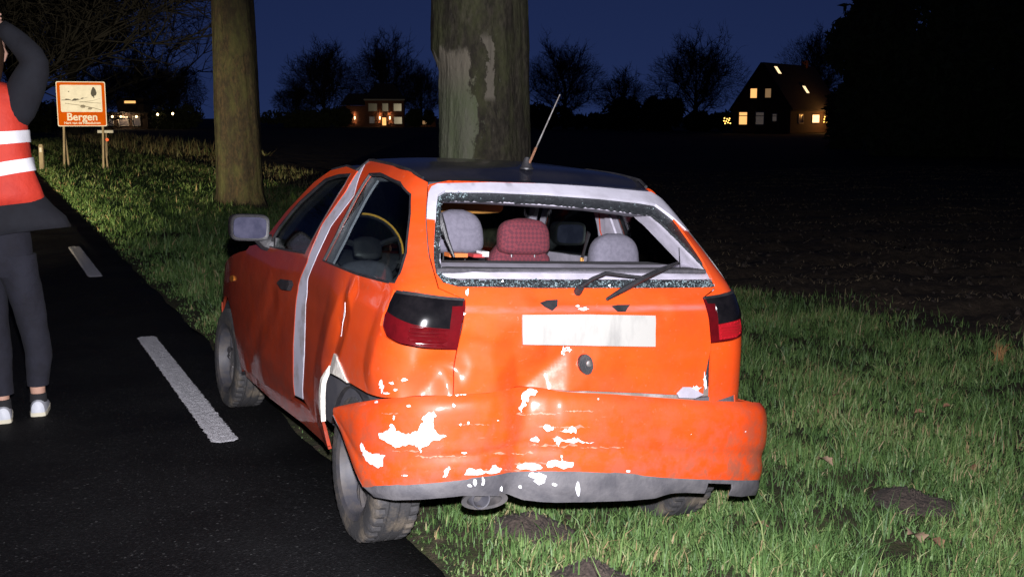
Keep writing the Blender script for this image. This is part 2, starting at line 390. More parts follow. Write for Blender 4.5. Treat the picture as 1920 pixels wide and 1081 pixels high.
# ================================================================== THE CAR
# car frame: x right, y forward, z up, origin under the middle of the rear axle; the verge tilts it to the right
def rotm(a, ax):
    c, s = math.cos(a), math.sin(a)
    return np.array({'y': [[c, 0, s], [0, 1, 0], [-s, 0, c]], 'z': [[c, -s, 0], [s, c, 0], [0, 0, 1]]}[ax])
CARO = np.array([.045, 4.72, -.02]); CARM = rotm(YAW, 'z') @ rotm(rad(3.4), 'y')
car = empty('damaged_car')
m4 = Matrix.Identity(4)
for i in range(3):
    for j in range(3): m4[i][j] = CARM[i, j]
    m4[i][3] = CARO[i]
car.matrix_world = m4
tag(car, 'crashed orange three-door hatchback with black roof, smashed rear window and dented rear bumper', 'car')
CD = np.array([0, math.cos(PITCH), -math.sin(PITCH)]); CU = np.array([0, math.sin(PITCH), math.cos(PITCH)])
CAMC = CARM.T @ (np.array([0, 0, CAM_H]) - CARO)            # the photographer's eye in the car frame
def pj(P):                                                  # measured photo position of a car-frame point
    Wd = np.asarray(P) @ CARM.T + CARO - np.array([0, 0, CAM_H]); z = Wd @ CD
    return np.stack([960 + FPX * Wd[..., 0] / z, 540.5 - FPX * (Wd @ CU) / z], -1)
def on(u, v, ax, val):                                      # car-frame point seen at (u,v) lying on a plane of the car
    d = CD * FPX + np.array([u - 960, 0, 0]) + CU * (540.5 - v); d = CARM.T @ d
    return CAMC + d * ((val - CAMC[ax]) / d[ax])
def smooth_curve(P, n):
    P = np.asarray(P, float); m = len(P); Q = np.vstack([2 * P[0] - P[1], P, 2 * P[-1] - P[-2]])
    t = np.linspace(0, m - 1 - 1e-9, n); i = t.astype(int); f = (t - i)[:, None]
    a, b, c, d = Q[i], Q[i + 1], Q[i + 2], Q[i + 3]
    return .5 * (2 * b + (c - a) * f + (2 * a - 5 * b + 4 * c - d) * f ** 2 + (3 * b - a - 3 * c + d) * f ** 3)
HALF = [(0, 3.20), (-.3, 3.17), (-.52, 3.10), (-.68, 2.97), (-.765, 2.75), (-.80, 2.45), (-.818, 2.1), (-.822, 1.5), (-.822, .8), (-.818, .3), (-.810, 0), (-.803, -.2), (-.793, -.32), (-.768, -.415), (-.71, -.468), (-.62, -.495), (-.5, -.512), (-.3, -.533), (0, -.545)]
hc = smooth_curve(HALF, 900); full = np.vstack([hc, (hc * [-1, 1])[::-1][1:]])
ul = np.concatenate([[0], np.cumsum(np.hypot(*np.diff(full, axis=0).T))]); UC = float(np.interp(899, np.arange(len(ul)), ul)); UT = ul[-1]
def tab(pts):
    z = np.linspace(0, 1.6, 641); v = np.interp(z, *zip(*pts)); k = np.hanning(29); k /= k.sum()
    v = np.convolve(np.pad(v, 14, 'edge'), k, 'valid'); return lambda q: np.interp(q, z, v)
tum = tab([(0, .07), (.2, .055), (.3, .032), (.45, .008), (.62, 0), (.85, .006), (.95, .022), (1.0, .04), (1.05, .05), (1.2, .11), (1.34, .178), (1.41, .218), (1.47, .262), (1.6, .42)])
rake = tab([(0, .05), (.3, .02), (.5, 0), (.8, 0), (.95, .008), (1.0, .02), (1.07, .065), (1.365, .375), (1.42, .44), (1.47, .52), (1.6, .8)])
def P0(u, z):
    x0 = np.interp(u, ul, full[:, 0]); y0 = np.interp(u, ul, full[:, 1])
    x = x0 * (1 - tum(z) / .82)
    k = np.clip((.5 - y0) / 1.0, 0, 1); w = k * k * (3 - 2 * k)
    kf = np.clip((y0 - 2.3) / .9, 0, 1)
    y = y0 + rake(z) * w - kf * .10 * np.clip((z - .45) / .4, -.3, 1) ** 2
    return np.stack([x, y, z + 0 * x], -1)
def N0(u, z):
    e = .004; a = P0(u + e, z) - P0(u - e, z); b = P0(u, z + e) - P0(u, z - e)
    n = np.cross(b, a); n /= np.linalg.norm(n, axis=-1, keepdims=True); return n
_u = np.arange(1.0, UT - 3.0, .005); _z = np.arange(.15, 1.5, .005)
_U, _Z = np.meshgrid(_u, _z, indexing='ij'); _P = P0(_U, _Z); _N = N0(_U, _Z)
if (( _N * (_P * [1, 0, 0])).sum(-1)).mean() < 0: NS = -1.0
else: NS = 1.0
_fac = ((_N * NS) * (CAMC - _P)).sum(-1) > 0
_pj = pj(_P); _pj[~_fac] = 1e6
def S(px, py):                                              # (u, z) on the body under a measured photo position
    d = (_pj[..., 0] - px) ** 2 + (_pj[..., 1] - py) ** 2
    i, j = np.unravel_index(np.argmin(d), d.shape); u, z = _u[i], _z[j]
    for _ in range(4):
        e = .002; q = pj(P0(np.array([u, u + e, u]), np.array([z, z, z + e])))
        J = np.array([(q[1] - q[0]) / e, (q[2] - q[0]) / e]).T
        if abs(np.linalg.det(J)) < 2e4: break
        s_ = np.linalg.solve(J, np.array([px, py]) - q[0]); s_ = np.clip(s_, -.02, .02); u += s_[0]; z += s_[1]
    return (float(u), float(z))
def SS(pts): return [S(*p) for p in pts]
def U_of(y, side=-1):                                       # u of the flank at plan station y
    k = np.argmin(np.abs(hc[60:860, 1] - y)) + 60; u = ul[k]
    return float(u if side < 0 else UT - u)
def mir(pts): return [(UT - u, z) for u, z in pts]

# ---- dents: sharp tent-shaped creases and soft hollows, placed on the body where the photo shows them
CREASE = []   # (u0,z0,u1,z1,width,depth)
for a, b, w, d in [((1068, 655), (985, 735), .13, -.030), ((985, 735), (972, 660), .10, -.02), ((1075, 655), (1062, 735), .10, .012), ((880, 640), (965, 650), .09, -.012),
                   ((870, 620), (1000, 655), .07, .010), ((838, 690), (790, 735), .09, -.022), ((835, 700), (842, 738), .05, .010), ((640, 590), (612, 680), .10, -.018), ((745, 560), (700, 690), .10, .010),
                   ((1010, 560), (1240, 580), .06, -.008), ((800, 675), (850, 690), .05, -.008), ((660, 545), (640, 600), .07, .008), ((1180, 690), (1310, 700), .08, -.006), ((510, 560), (470, 690), .12, -.006)]:
    CREASE.append((*S(*a), *S(*b), w, d))
_c0, _c1 = S(648, 545), S(610, 690)                          # the flank is pushed in ahead of this line
def dent(u, z):
    r = .004 * (fbm(u, z, 4.0, 51, 3) - .44) * np.clip((u - UC + 1.1) / .3, 0, 1) * np.clip((1.05 - z) / .1, 0, 1)
    for a, b, c, d, w, h in CREASE:
        L = (c - a) ** 2 + (d - b) ** 2; t = np.clip(((u - a) * (c - a) + (z - b) * (d - b)) / L, 0, 1)
        e = np.hypot(u - a - t * (c - a), z - b - t * (d - b)); r = r + 1.35 * h * np.clip(1 - e / w, 0, 1)
    cu_ = _c0[0] + (_c1[0] - _c0[0]) * np.clip((z - _c0[1]) / (_c1[1] - _c0[1]), -.3, 1.2); dd = cu_ - u
    r = r - .020 * np.clip(dd / .22, 0, 1) * np.clip((1.0 - z) / .12, 0, 1) * (u < UC) * np.clip((dd < .55) * 1.0 + 1 - (dd - .55) / .6, 0, 1)
    return r
def inside(pt, poly):
    x, y = pt[:, 0], pt[:, 1]; p = np.asarray(poly); q = np.roll(p, -1, 0); r = np.zeros(len(x), bool)
    for (x0, y0), (x1, y1) in zip(p, q):
        if y0 == y1: continue
        c = ((y0 > y) != (y1 > y)) & (x < (x1 - x0) * (y - y0) / (y1 - y0) + x0); r ^= c
    return r
def dens(poly, d):
    o = []
    for i in range(len(poly)):
        a = np.array(poly[i]); b = np.array(poly[(i + 1) % len(poly)]); n = max(1, int(np.hypot(*(b - a)) / d + .5))
        for k in range(n): o.append(tuple(a + (b - a) * k / n))
    return o
def rounded(poly, it=1, keep=()):
    for _ in range(it):
        o = []
        for i in range(len(poly)):
            a, b = np.array(poly[i]), np.array(poly[(i + 1) % len(poly)])
            o += [tuple(a * .8 + b * .2), tuple(a * .2 + b * .8)]
        poly = o
    return poly
def inset(poly, d):
    p = np.asarray(poly, float); a = np.roll(p, 1, 0); b = np.roll(p, -1, 0)
    area = .5 * np.sum(p[:, 0] * b[:, 1] - b[:, 0] * p[:, 1]); sg = 1 if area > 0 else -1
    def nrm(q):
        n = np.stack([-q[:, 1], q[:, 0]], -1) * sg; return n / (np.linalg.norm(n, axis=1, keepdims=True) + 1e-12)
    n = nrm(p - a) + nrm(b - p); n /= (np.linalg.norm(n, axis=1, keepdims=True) + 1e-9); return [tuple(q) for q in p + n * d]
def tri2d(outer, holes, sp, spz=None):
    """triangles filling a 2-D outline with holes, with a fine inner grid"""
    spz = spz or sp
    loops = [dens(outer, sp)] + [dens(h, sp) for h in holes]
    V = []; E = []
    for lp in loops:
        n = len(V); V += lp; E += [(n + i, n + (i + 1) % len(lp)) for i in range(len(lp))]
    A = np.array(loops[0]); lo, hi = A.min(0), A.max(0)
    gx = np.arange(lo[0] + sp / 2, hi[0], sp); gz = np.arange(lo[1] + spz / 2, hi[1], spz)
    g = np.stack(np.meshgrid(gx, gz, indexing='ij'), -1).reshape(-1, 2)
    def ins(q):
        k = inside(q, loops[0])
        for h in loops[1:]: k &= ~inside(q, h)
        return k
    g = g[ins(g)]
    B = np.array(V)
    if len(g):
        keep = np.array([np.min((B[:, 0] - p[0]) ** 2 + (B[:, 1] - p[1]) ** 2) > (min(sp, spz) * .5) ** 2 for p in g]); g = g[keep]
    pts = [Vector((float(a), float(b))) for a, b in V] + [Vector((float(a), float(b))) for a, b in g]
    r = geometry.delaunay_2d_cdt(pts, E, [], 0, 1e-6)
    v = np.array([(p.x, p.y) for p in r[0]]); f = np.array([q for q in r[2] if len(q) == 3])
    c = v[f].mean(1); f = f[ins(c)]
    return v, f
def shell(name, v3, n3, f, thick, mat, parent, sharp=35, back=None):
    """front surface + back surface + rim"""
    n = len(v3); V = np.vstack([v3, v3 - n3 * thick]); F = [tuple(t) for t in f] + [tuple(n + i for i in t[::-1]) for t in f]
    ed = {}
    for t in f:
        for a, b in ((t[0], t[1]), (t[1], t[2]), (t[2], t[0])):
            if (b, a) in ed: del ed[(b, a)]
            else: ed[(a, b)] = 1
    F += [(b, a, n + a, n + b) for a, b in ed]
    o = mk(name, V, F, mat, parent, True, sharp)
    if back is not None:
        o.data.materials.append(back); k = len(f)
        for q in range(k, 2 * k): o.data.polygons[q].material_index = 1
    return o
def panel(name, outer, holes, mat, thick=.012, off=0.0, gap=.0025, sp=.022, spz=None, extra=None, parent=None, dents=True, sharp=35, back=None):
    if gap: outer = inset(outer, gap); holes = [inset(h, -gap) for h in holes]
    v, f = tri2d(outer, holes, sp, spz)
    n = N0(v[:, 0], v[:, 1]) * NS; p = P0(v[:, 0], v[:, 1])
    d = off + (dent(v[:, 0], v[:, 1]) if dents else 0) + (extra(v[:, 0], v[:, 1]) if extra else 0)
    p = p + n * np.reshape(d, (-1, 1)) if np.ndim(d) else p + n * d
    a = np.cross(p[f[:, 1]] - p[f[:, 0]], p[f[:, 2]] - p[f[:, 0]])
    if (a * n[f[:, 0]]).sum() < 0: f = f[:, ::-1]
    return shell(name, p, n, f, thick, mat, parent or car, sharp, back)

# ---- outlines measured on the photo
c5 = lambda L: [(380 + x * .481, 280 + y * .481) for x, y in L]
c6 = lambda L: [(780 + x * .34375, 280 + y * .34375) for x, y in L]
c7 = lambda L: [(580 + x * .481, 520 + y * .481) for x, y in L]
c8 = lambda L: [(960 + x * .444, 520 + y * .444) for x, y in L]
strip_l = SS(c5([(608, 85), (560, 165), (470, 290), (410, 440), (365, 530), (350, 620), (340, 760), (345, 960)]))
strip_r = SS(c5([(632, 60), (590, 180), (500, 300), (440, 430), (405, 500), (385, 600), (380, 800), (375, 975)]))
rear_low = SS([(770, 745), (848, 741)])
lamp_px = [(742, 545), (800, 553), (872, 562), (868, 600), (858, 656), (800, 653), (750, 644), (725, 629), (718, 610), (722, 590)]
lampL = SS(lamp_px)
hatch_left = SS([(803, 345), (799, 410), (805, 480), (822, 540)])
arch = SS([(614, 837), (600, 789), (601, 727), (611, 676), (617, 663), (634, 690), (652, 716), (690, 738), (712, 745)])
roof_edge = SS([(803, 341), (770, 320), (732, 308), (695, 300)])
quarter = strip_r + SS([(583, 790)]) + arch + rear_low + [lampL[4], lampL[5], lampL[6], lampL[7], lampL[8], lampL[9], lampL[0], lampL[1], lampL[2]] + hatch_left[::-1] + roof_edge
qwin = SS(c5([(650, 97), (690, 97), (770, 132), (810, 178), (808, 250), (793, 400), (770, 478), (753, 522), (600, 483), (470, 432), (522, 330), (582, 210)]))
BODY = []
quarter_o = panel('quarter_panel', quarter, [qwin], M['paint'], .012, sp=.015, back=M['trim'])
# clean arch for the far side
zc, rc = .28, .345
def arch_pts(yc, side, a0=-8, a1=188, n=14):
    o = []
    for k in range(n + 1):
        a = rad(a0 + (a1 - a0) * k / n); o.append((U_of(yc + rc * math.cos(a), side), zc + rc * math.sin(a)))
    return o
fr_q = mir([(strip_r[0][0], strip_r[0][1] - .03)] + strip_r[1:])
qR = fr_q + [(U_of(.38, 1), .26)] + arch_pts(0, 1) + [(UT - rear_low[0][0], .62), (UT - rear_low[1][0], .60)] + mir([lampL[4], lampL[5], lampL[6], lampL[7], lampL[8], lampL[9], lampL[0], lampL[1], lampL[2]] + hatch_left[::-1] + [(u, z - .03) for u, z in roof_edge])
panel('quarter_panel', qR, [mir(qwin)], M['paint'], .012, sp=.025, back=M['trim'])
# doors
door_front = SS([(469, 461), (458, 490), (446, 520), (445, 560), (446, 600), (449, 660), (456, 690)])
afront = [(U_of(1.62), 1.02), (U_of(1.42), 1.20), (U_of(1.20), 1.36), (U_of(1.05), 1.425), (U_of(.86), 1.452)]
door = strip_l + SS([(540, 752), (500, 722)]) + door_front[::-1] + afront
dwin = SS(c5([(262, 378), (300, 305), (380, 208), (480, 120), (530, 104), (577, 100), (555, 140), (480, 262), (402, 405), (330, 392)]))
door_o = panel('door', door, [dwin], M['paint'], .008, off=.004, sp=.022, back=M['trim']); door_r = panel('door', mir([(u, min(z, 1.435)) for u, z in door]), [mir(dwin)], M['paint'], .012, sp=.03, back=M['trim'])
# pale jamb exposed where the door no longer closes
jw = strip_l + strip_r[::-1]
for k, sd in ((0, -1), (1, 1)):
    q = jw if sd < 0 else mir(jw)
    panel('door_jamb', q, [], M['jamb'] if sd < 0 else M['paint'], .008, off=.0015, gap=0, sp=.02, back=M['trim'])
# front wings
hood_z = lambda y: float(np.interp(y, [1.7, 1.84, 2.1, 2.4, 2.7, 2.95, 3.1], [.99, .965, .925, .865, .785, .70, .64]))
for sd in (-1, 1):
    df = door_front if sd < 0 else mir(door_front)
    top = [(U_of(y, sd), hood_z(y)) for y in (1.95, 2.1, 2.25, 2.4, 2.55, 2.7, 2.85)]
    fr = [(U_of(2.93, sd), .69), (U_of(2.93, sd), .5)]
    ar = arch_pts(2.44, sd, 10, 186)
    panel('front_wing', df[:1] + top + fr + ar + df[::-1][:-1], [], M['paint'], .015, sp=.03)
    # sills
    sill = [(U_of(y, sd), z) for y, z in ((2.08, .30), (1.6, .325), (1.2, .335), (.9, .35), (.62, .36), (.44, .345), (.38, .25), (.9, .245), (1.5, .235), (2.05, .225))]
    panel('sill', sill, [], M['paint'], .015, off=-.012, sp=.03)
# front bumper, headlamps, grille
fz = lambda y0, y1, z0, z1: None
uL = U_of(2.93, -1); uR = UT - uL
def front_band(name, za, zb, ua, ub, mat, off=0.0, thick=.02, n=22):
    """band round the nose, through u=0"""
    us = np.linspace(ua, ub, n); out = [(u, zb) for u in us] + [(u, za) for u in us[::-1]]
    v, f = tri2d(out, [], .04)
    uu = np.mod(v[:, 0], UT); p = P0(uu, v[:, 1]); n3 = N0(np.clip(uu, .01, UT - .01), v[:, 1]) * NS; p = p + n3 * off
    a = np.cross(p[f[:, 1]] - p[f[:, 0]], p[f[:, 2]] - p[f[:, 0]])
    if (a * n3[f[:, 0]]).sum() < 0: f = f[:, ::-1]
    return shell(name, p, n3, f, thick, mat, car)
front_band('front_bumper', .22, .52, -uL - .02, uL + .02, M['paint'], .03)
front_band('grille', .53, .66, -.36, .36, M['blackpl'], -.01)
M['headlamp'] = pm('headlamp_glass', (.5, .52, .55), .1, coat=.6)
front_band('headlamp', .53, .67, .37, uL - .03, M['headlamp'], 0); front_band('headlamp', .53, .67, -uL + .03, -.37, M['headlamp'], 0)
# hood
V = []; F = []; nx = 15; ys = np.linspace(1.66, 3.12, 18)
for j, y in enumerate(ys):
    hw = float(np.interp(y, [1.6, 2.4, 2.7, 2.95, 3.12], [.755, .745, .72, .62, .50]))
    for i in range(nx):
        q = -1 + 2 * i / (nx - 1); V.append((q * hw, y + .10 * (1 - q * q) * (1 if y > 2.5 else -.9 if y < 1.8 else 0), hood_z(y) + .035 * (1 - q * q) + .003))
n_ = len(V); V += [(x, y, z - .02) for x, y, z in V]
for j in range(len(ys) - 1):
    for i in range(nx - 1):
        a = j * nx + i; F += [(a, a + 1, a + nx + 1, a + nx), (n_ + a, n_ + a + nx, n_ + a + nx + 1, n_ + a + 1)]
mk('hood', V, F, M['paint'], car)
# roof: its rear edge follows the top of the tailgate
htop = SS([(805, 340), (840, 337), (1000, 342), (1110, 349), (1215, 360)])
_ht = P0(np.array([q[0] for q in htop]), np.array([q[1] for q in htop])); _hm = np.vstack([_ht, _ht * [-1, 1, 1]]); 
_k = np.polyfit(_hm[:, 0] ** 2, _hm[:, 1], 1); _kz = np.polyfit(_hm[:, 0] ** 2, _hm[:, 2], 1); print('ROOF', _ht.round(3).tolist(), _k, _kz)
_eu = roof_edge + [strip_r[0], strip_l[0], afront[4], afront[3]]; _ep = P0(np.array([q[0] for q in _eu]), np.array([q[1] for q in _eu])); _ep = _ep[np.argsort(_ep[:, 1])]
roofz = lambda y: float(np.interp(y, _ep[:, 1], _ep[:, 2]))
roof_hw = lambda y: float(np.interp(y, _ep[:, 1], -_ep[:, 0]))
V = []; F = []; nx = 25; nj = 30
for j in range(nj):
    for i in range(nx):
        q = -1 + 2 * i / (nx - 1); hw0 = roof_hw(-.05)
        yr = np.polyval(_k, (q * hw0) ** 2) + .004; yf = 1.08 + .05 * (1 - q * q); t = (j / (nj - 1)) ** 1.25; y = yr + (yf - yr) * t; x = q * (roof_hw(y) - .001)
        ze = np.polyval(_kz, x * x); zz = roofz(y) + .024 * (1 - abs(q) ** 2.4) + .003; k = np.clip((y - yr) / .26, 0, 1); k = k * (2 - k)
        V.append((x, y, ze * (1 - k) + zz * k))
n_ = len(V); V += [(x, y, z - .02) for x, y, z in V]
for j in range(nj - 1):
    for i in range(nx - 1):
        a = j * nx + i; F += [(a, a + 1, a + nx + 1, a + nx), (n_ + a, n_ + a + nx, n_ + a + nx + 1, n_ + a + 1)]
for i in range(nx - 1): F.append((i + 1, i, n_ + i, n_ + i + 1))
roof_o = mk('roof', V, F, M['roofblk'], car); roof_o['label'] = 'black roof panel with antenna'
for sd in (-1, 1):                                          # roof mouldings
    b = MB(); b.tube([(sd * (roof_hw(y) + .001), y, roofz(y) + .002) for y in np.linspace(.02, 1.04, 24)], .007, 6); b.build('roof_moulding', M['blackpl'], roof_o)
# antenna
pa = on(987, 322, 1, .12); pa[2] = roofz(.12) + .026
b = MB(); b.lathe([(0, .03), (.006, .03), (.012, .024), (.05, .011), (.054, 0)], 14, 'z', pa); ant = b.build('antenna', M['blackpl'], car)
tip = on(1050, 177, 1, pa[1] - .16)
d = tip - pa
b = MB(); b.tube([pa + d * .09, pa + d * .3], .0055, 7); b.build('antenna_spring', pm('rusty_spring', (.16, .07, .035), .7, bump=.8, bscale=200), ant)
b = MB(); b.tube([pa + d * .28, pa + d * .7, tip], [.0038, .003, .0026], 6); b.build('antenna_rod', M['metal'], ant)

# ---- tailgate
win_out = SS(c6([(100, 600), (106, 420), (112, 300), (120, 245), (160, 221), (400, 222), (700, 236), (1000, 258), (1220, 282), (1300, 296), (1400, 372), (1530, 500), (1640, 612), (1680, 690), (1668, 738), (1600, 748), (1200, 752), (900, 751), (500, 748), (230, 744), (150, 722), (112, 672)]))
win_in = SS(c6([(133, 600), (134, 420), (136, 320), (140, 268), (220, 262), (420, 266), (700, 283), (1000, 306), (1200, 332), (1290, 345), (1370, 412), (1490, 535), (1590, 638), (1628, 690), (1600, 705), (1400, 706), (1200, 706), (900, 704), (500, 702), (230, 700), (165, 690), (140, 660)]))
hl = hatch_left + [lampL[2], lampL[3], lampL[4]]
hatch_low = SS([(848, 741), (900, 738), (975, 732), (1010, 731), (1100, 733), (1200, 737), (1318, 742)])
hr = mir(hatch_left[1:] + [lampL[2], lampL[3], lampL[4]])
hatch = hl + hatch_low + hr[::-1] + htop[::-1][:-1]
tail = panel('tailgate', hatch, [win_out], M['paint'], .012, sp=.013, back=M['trim'])
sur_out = SS(c6([(58, 378), (62, 300), (68, 240), (84, 206), (118, 190), (400, 184), (700, 191), (1000, 210), (1200, 229), (1280, 236), (1350, 272), (1425, 352), (1500, 440)]))
sur_in = SS(c6([(1465, 435), (1400, 372), (1300, 296), (1220, 282), (1000, 258), (700, 236), (400, 222), (160, 221), (120, 245), (112, 300), (108, 378)]))
panel('window_surround', sur_out + [(u, z - .004) for u, z in sur_in], [], M['primer'], .022, off=.0045, gap=0, sp=.02, parent=tail, dents=False)['label'] = 'pale grey primer band around the top of the rear window'
rag = lambda L, a, sd: [(u + a * (vnoise(np.array([i * 1.3]), np.array([sd]), 3)[0] - .5), z + a * (vnoise(np.array([i * 1.3]), np.array([sd + 9]), 5)[0] - .5)) for i, (u, z) in enumerate(L)]
seal = panel('window_seal', win_out, [rag(dens(win_in, .012), .007, 2)], M['seal'], .012, off=-.008, gap=0, sp=.014, parent=tail, dents=False)
# crumbled glass still stuck in the seal
wo_, wi_ = dens(win_out, .006), dens(win_in, .006); V = []; F = []
wi_a = np.array(wi_)
for k in range(3000):
    u, z = wo_[rng.integers(len(wo_))]; q = wi_a[np.argmin((wi_a[:, 0] - u) ** 2 + (wi_a[:, 1] - z) ** 2)]
    low = z < 1.12; left = u < UC - .5 and rng.random() < .6
    if not (low or left) and rng.random() < .93: continue
    t = rng.beta(1.3, 1.6); u2 = u + (q[0] - u) * t + rng.normal() * .002; z2 = z + (q[1] - z) * t + rng.normal() * .002
    p = P0(np.array([u2]), np.array([z2]))[0]; nn = (N0(np.array([u2]), np.array([z2])) * NS)[0]
    p = p - nn * (.004 + .002 * rng.random()); s_ = rng.uniform(.0010, .0032) * (1 if low or left else .7)
    D = rng.normal(size=(4, 3)) * s_; n0 = len(V); V += list(p + D); F += [(n0, n0 + 1, n0 + 2), (n0, n0 + 2, n0 + 3), (n0, n0 + 3, n0 + 1), (n0 + 1, n0 + 3, n0 + 2)]
tag(mk('glass_crumbs', V, F, M['crumb'], tail, False), kind='stuff')
# inner frame of the tailgate opening
R0 = dens(win_in, .03)
rings = []
for dy, ins_ in ((.034, -.006), (.030, .001), (.030, .012), (.038, .017), (.07, .022), (.18, .032), (.185, .01), (.06, -.02)):
    Q = np.array(inset(R0, ins_)); p = P0(Q[:, 0], Q[:, 1]); p[:, 1] += dy; rings.append(p)
MB().loft([list(r) for r in rings], cap=False).build('tailgate_trim', M['trim'], tail)
# lower ledge of the opening: pale strip
lz = SS(c6([(140, 672), (400, 684), (900, 688), (1300, 690), (1640, 694)]))
pts = P0(np.array([p[0] for p in lz]), np.array([p[1] for p in lz]))
V = []; F = []
for p in pts: V += [p + [0, .012, -.012], p + [0, .03, .006], p + [0, .12, .006], p + [0, .12, -.012]]
for i in range(len(pts) - 1):
    for k in range(4): F.append((i * 4 + k, i * 4 + (k + 1) % 4, i * 4 + 4 + (k + 1) % 4, i * 4 + 4 + k))
mk('tailgate_ledge', V, F, M['trim'], tail)
# tail lamps
def rib(per, amp): return lambda u, z: amp * (np.abs((z / per) % 1.0 - .5) * 2 - .5)
lampL2 = inset(lampL, .0)
smoke = SS(c7([(338, 60), (420, 72), (520, 86), (598, 94), (597, 113), (556, 114), (546, 200), (480, 195), (400, 181), (345, 158), (308, 132), (320, 95)]))
refl = SS(c7([(400, 184), (545, 203), (535, 270), (430, 262), (380, 240)]))
ctop = SS(c7([(346, 49), (420, 62), (520, 77), (604, 84), (602, 94), (520, 88), (420, 75), (342, 62)]))
for sd in (-1, 1):
    f_ = (lambda L: L) if sd < 0 else mir
    lamp = panel('tail_lamp', f_(lampL), [], M['lampred'], .03, off=.004, gap=.003, sp=.018, dents=False)
    panel('lamp_bezel', f_(ctop), [], M['blackpl'], .012, off=.008, gap=0, sp=.02, parent=lamp, dents=False)
    panel('smoked_lens', f_(smoke), [], M['lampsmoke'], .008, off=.0075, gap=0, sp=.018, parent=lamp, dents=False)
    panel('ribbed_reflector', f_(refl), [], M['lampbright'] if sd > 0 else M['lampred'], .008, off=.008, gap=0, sp=.02, spz=.0024, extra=rib(.0115, .004), parent=lamp, dents=False, sharp=20)
def deco(name, pts, mat, off=.002, thick=.002, parent=None, sp=.012, dents=True): return panel(name, pts, [], mat, thick, off=off, gap=0, sp=sp, parent=parent or tail, dents=dents)
def ragged(pts, amp=.35, n=4, seed=0):
    r = random.Random(seed); o = []
    for i in range(len(pts)):
        (x0, y0), (x1, y1) = pts[i], pts[(i + 1) % len(pts)]; L = math.hypot(x1 - x0, y1 - y0)
        for k in range(n):
            t = k / n; q = 0 if k == 0 else amp * L / n * 2.2 * (r.random() - .5); o.append((x0 + (x1 - x0) * t - (y1 - y0) / (L + 1e-9) * q, y0 + (y1 - y0) * t + (x1 - x0) / (L + 1e-9) * q))
    return o
def blob(cx, cy, w, h, n=12, seed=0, jag=.35):
    r = random.Random(seed); return [(cx + w * math.cos(2 * math.pi * k / n) * (1 + jag * (r.random() - .5)), cy + h * math.sin(2 * math.pi * k / n) * (1 + jag * (r.random() - .5))) for k in range(n)]
# number plate (its characters are unreadable in the photo)
plate = deco('number_plate', SS([(975, 591), (1098, 590), (1222, 592), (1222, 620), (1222, 648), (1098, 646), (976, 644), (975, 618)]), M['plate'], .026, .006, dents=False)
# lock, plate-lamp sockets
deco('lock_surround', SS(blob(1097, 682, 12.5, 18.5, 18, 1, .05)), M['blackpl'], .018, .018)
p = P0(*[np.array([q]) for q in S(1100, 680)])[0]; b = MB(); b.lathe([(0, .013), (-.004, .012), (-.006, .006), (-.006, 0)], 14, 'y', p + [0, -.019, .002]); b.build('lock_cylinder', M['metal'], tail)
deco('plate_lamp_socket', SS([(1014, 566), (1026, 561), (1047, 560), (1046, 573), (1036, 582), (1022, 574)]), M['blackpl'], .004, .004)
deco('plate_lamp_socket', SS([(1149, 572), (1160, 570), (1183, 570), (1178, 577), (1174, 584), (1160, 584)]), M['blackpl'], .004, .004)
# rear wiper
def lift(px, py, h):
    u, z = S(px, py); return P0(np.array([u]), np.array([z]))[0] + (N0(np.array([u]), np.array([z])) * NS)[0] * h
b = MB(); b.tube([lift(1084, 546, -.01), lift(1083, 545, .03)], [.017, .014], 12)
wip = b.build('rear_wiper', M['blackpl'], tail)
b = MB(); b.tube([lift(1082, 545, .028), lift(1104, 534, .04), lift(1127, 526, .045), lift(1168, 532, .05), lift(1195, 534, .05)], [.010, .008, .008, .007, .006], 7); b.build('wiper_arm', M['blackpl'], wip)
b = MB(); b.tube([lift(1131, 566, .028), lift(1162, 549, .034), lift(1200, 532, .04), lift(1235, 516, .04), lift(1263, 503, .036)], [.006, .011, .012, .010, .005], 6); b.build('wiper_blade', M['blackpl'], wip)
# paint chips on the tailgate and quarter panel
for k, (cx, cy, w, h) in enumerate([(1096, 578, 9, 4), (1070, 655, 6, 6), (1062, 660, 3, 9), (876, 548, 3.5, 7), (1306, 728, 9, 6), (1322, 715, 3, 16), (870, 588, 3, 2.5), (1085, 572, 4, 3)]):
    deco('paint_chip', SS(blob(cx, cy, w * .8, h * .8, 17, k, 1.3)), M['white'], .0012, .0012)
for k, (cx, cy, w, h) in enumerate([(716, 722, 4, 14), (735, 718, 5, 4), (758, 712, 6, 4), (724, 737, 7, 3), (742, 730, 4, 3)]):
    deco('paint_chip', SS(blob(cx, cy, w * .7, h * .7, 17, 20 + k, 1.3)), M['white'], .0012, .0012, parent=quarter_o)
deco('torn_filler', SS([(612, 690), (615, 672), (618, 662), (630, 668), (637, 680), (645, 700), (653, 717), (640, 708), (625, 700), (615, 700)]), M['filler'], .006, .02, parent=quarter_o)
deco('torn_filler', SS([(604, 790), (599, 765), (599, 730), (604, 705), (611, 685), (607, 712), (604, 740), (604, 770)]), M['filler'], .008, .02, parent=quarter_o)
deco('paint_chip', SS([(644, 566), (642, 585), (637, 610), (631, 630), (634, 610), (640, 580)]), M['white'], .0012, .0012, parent=quarter_o)
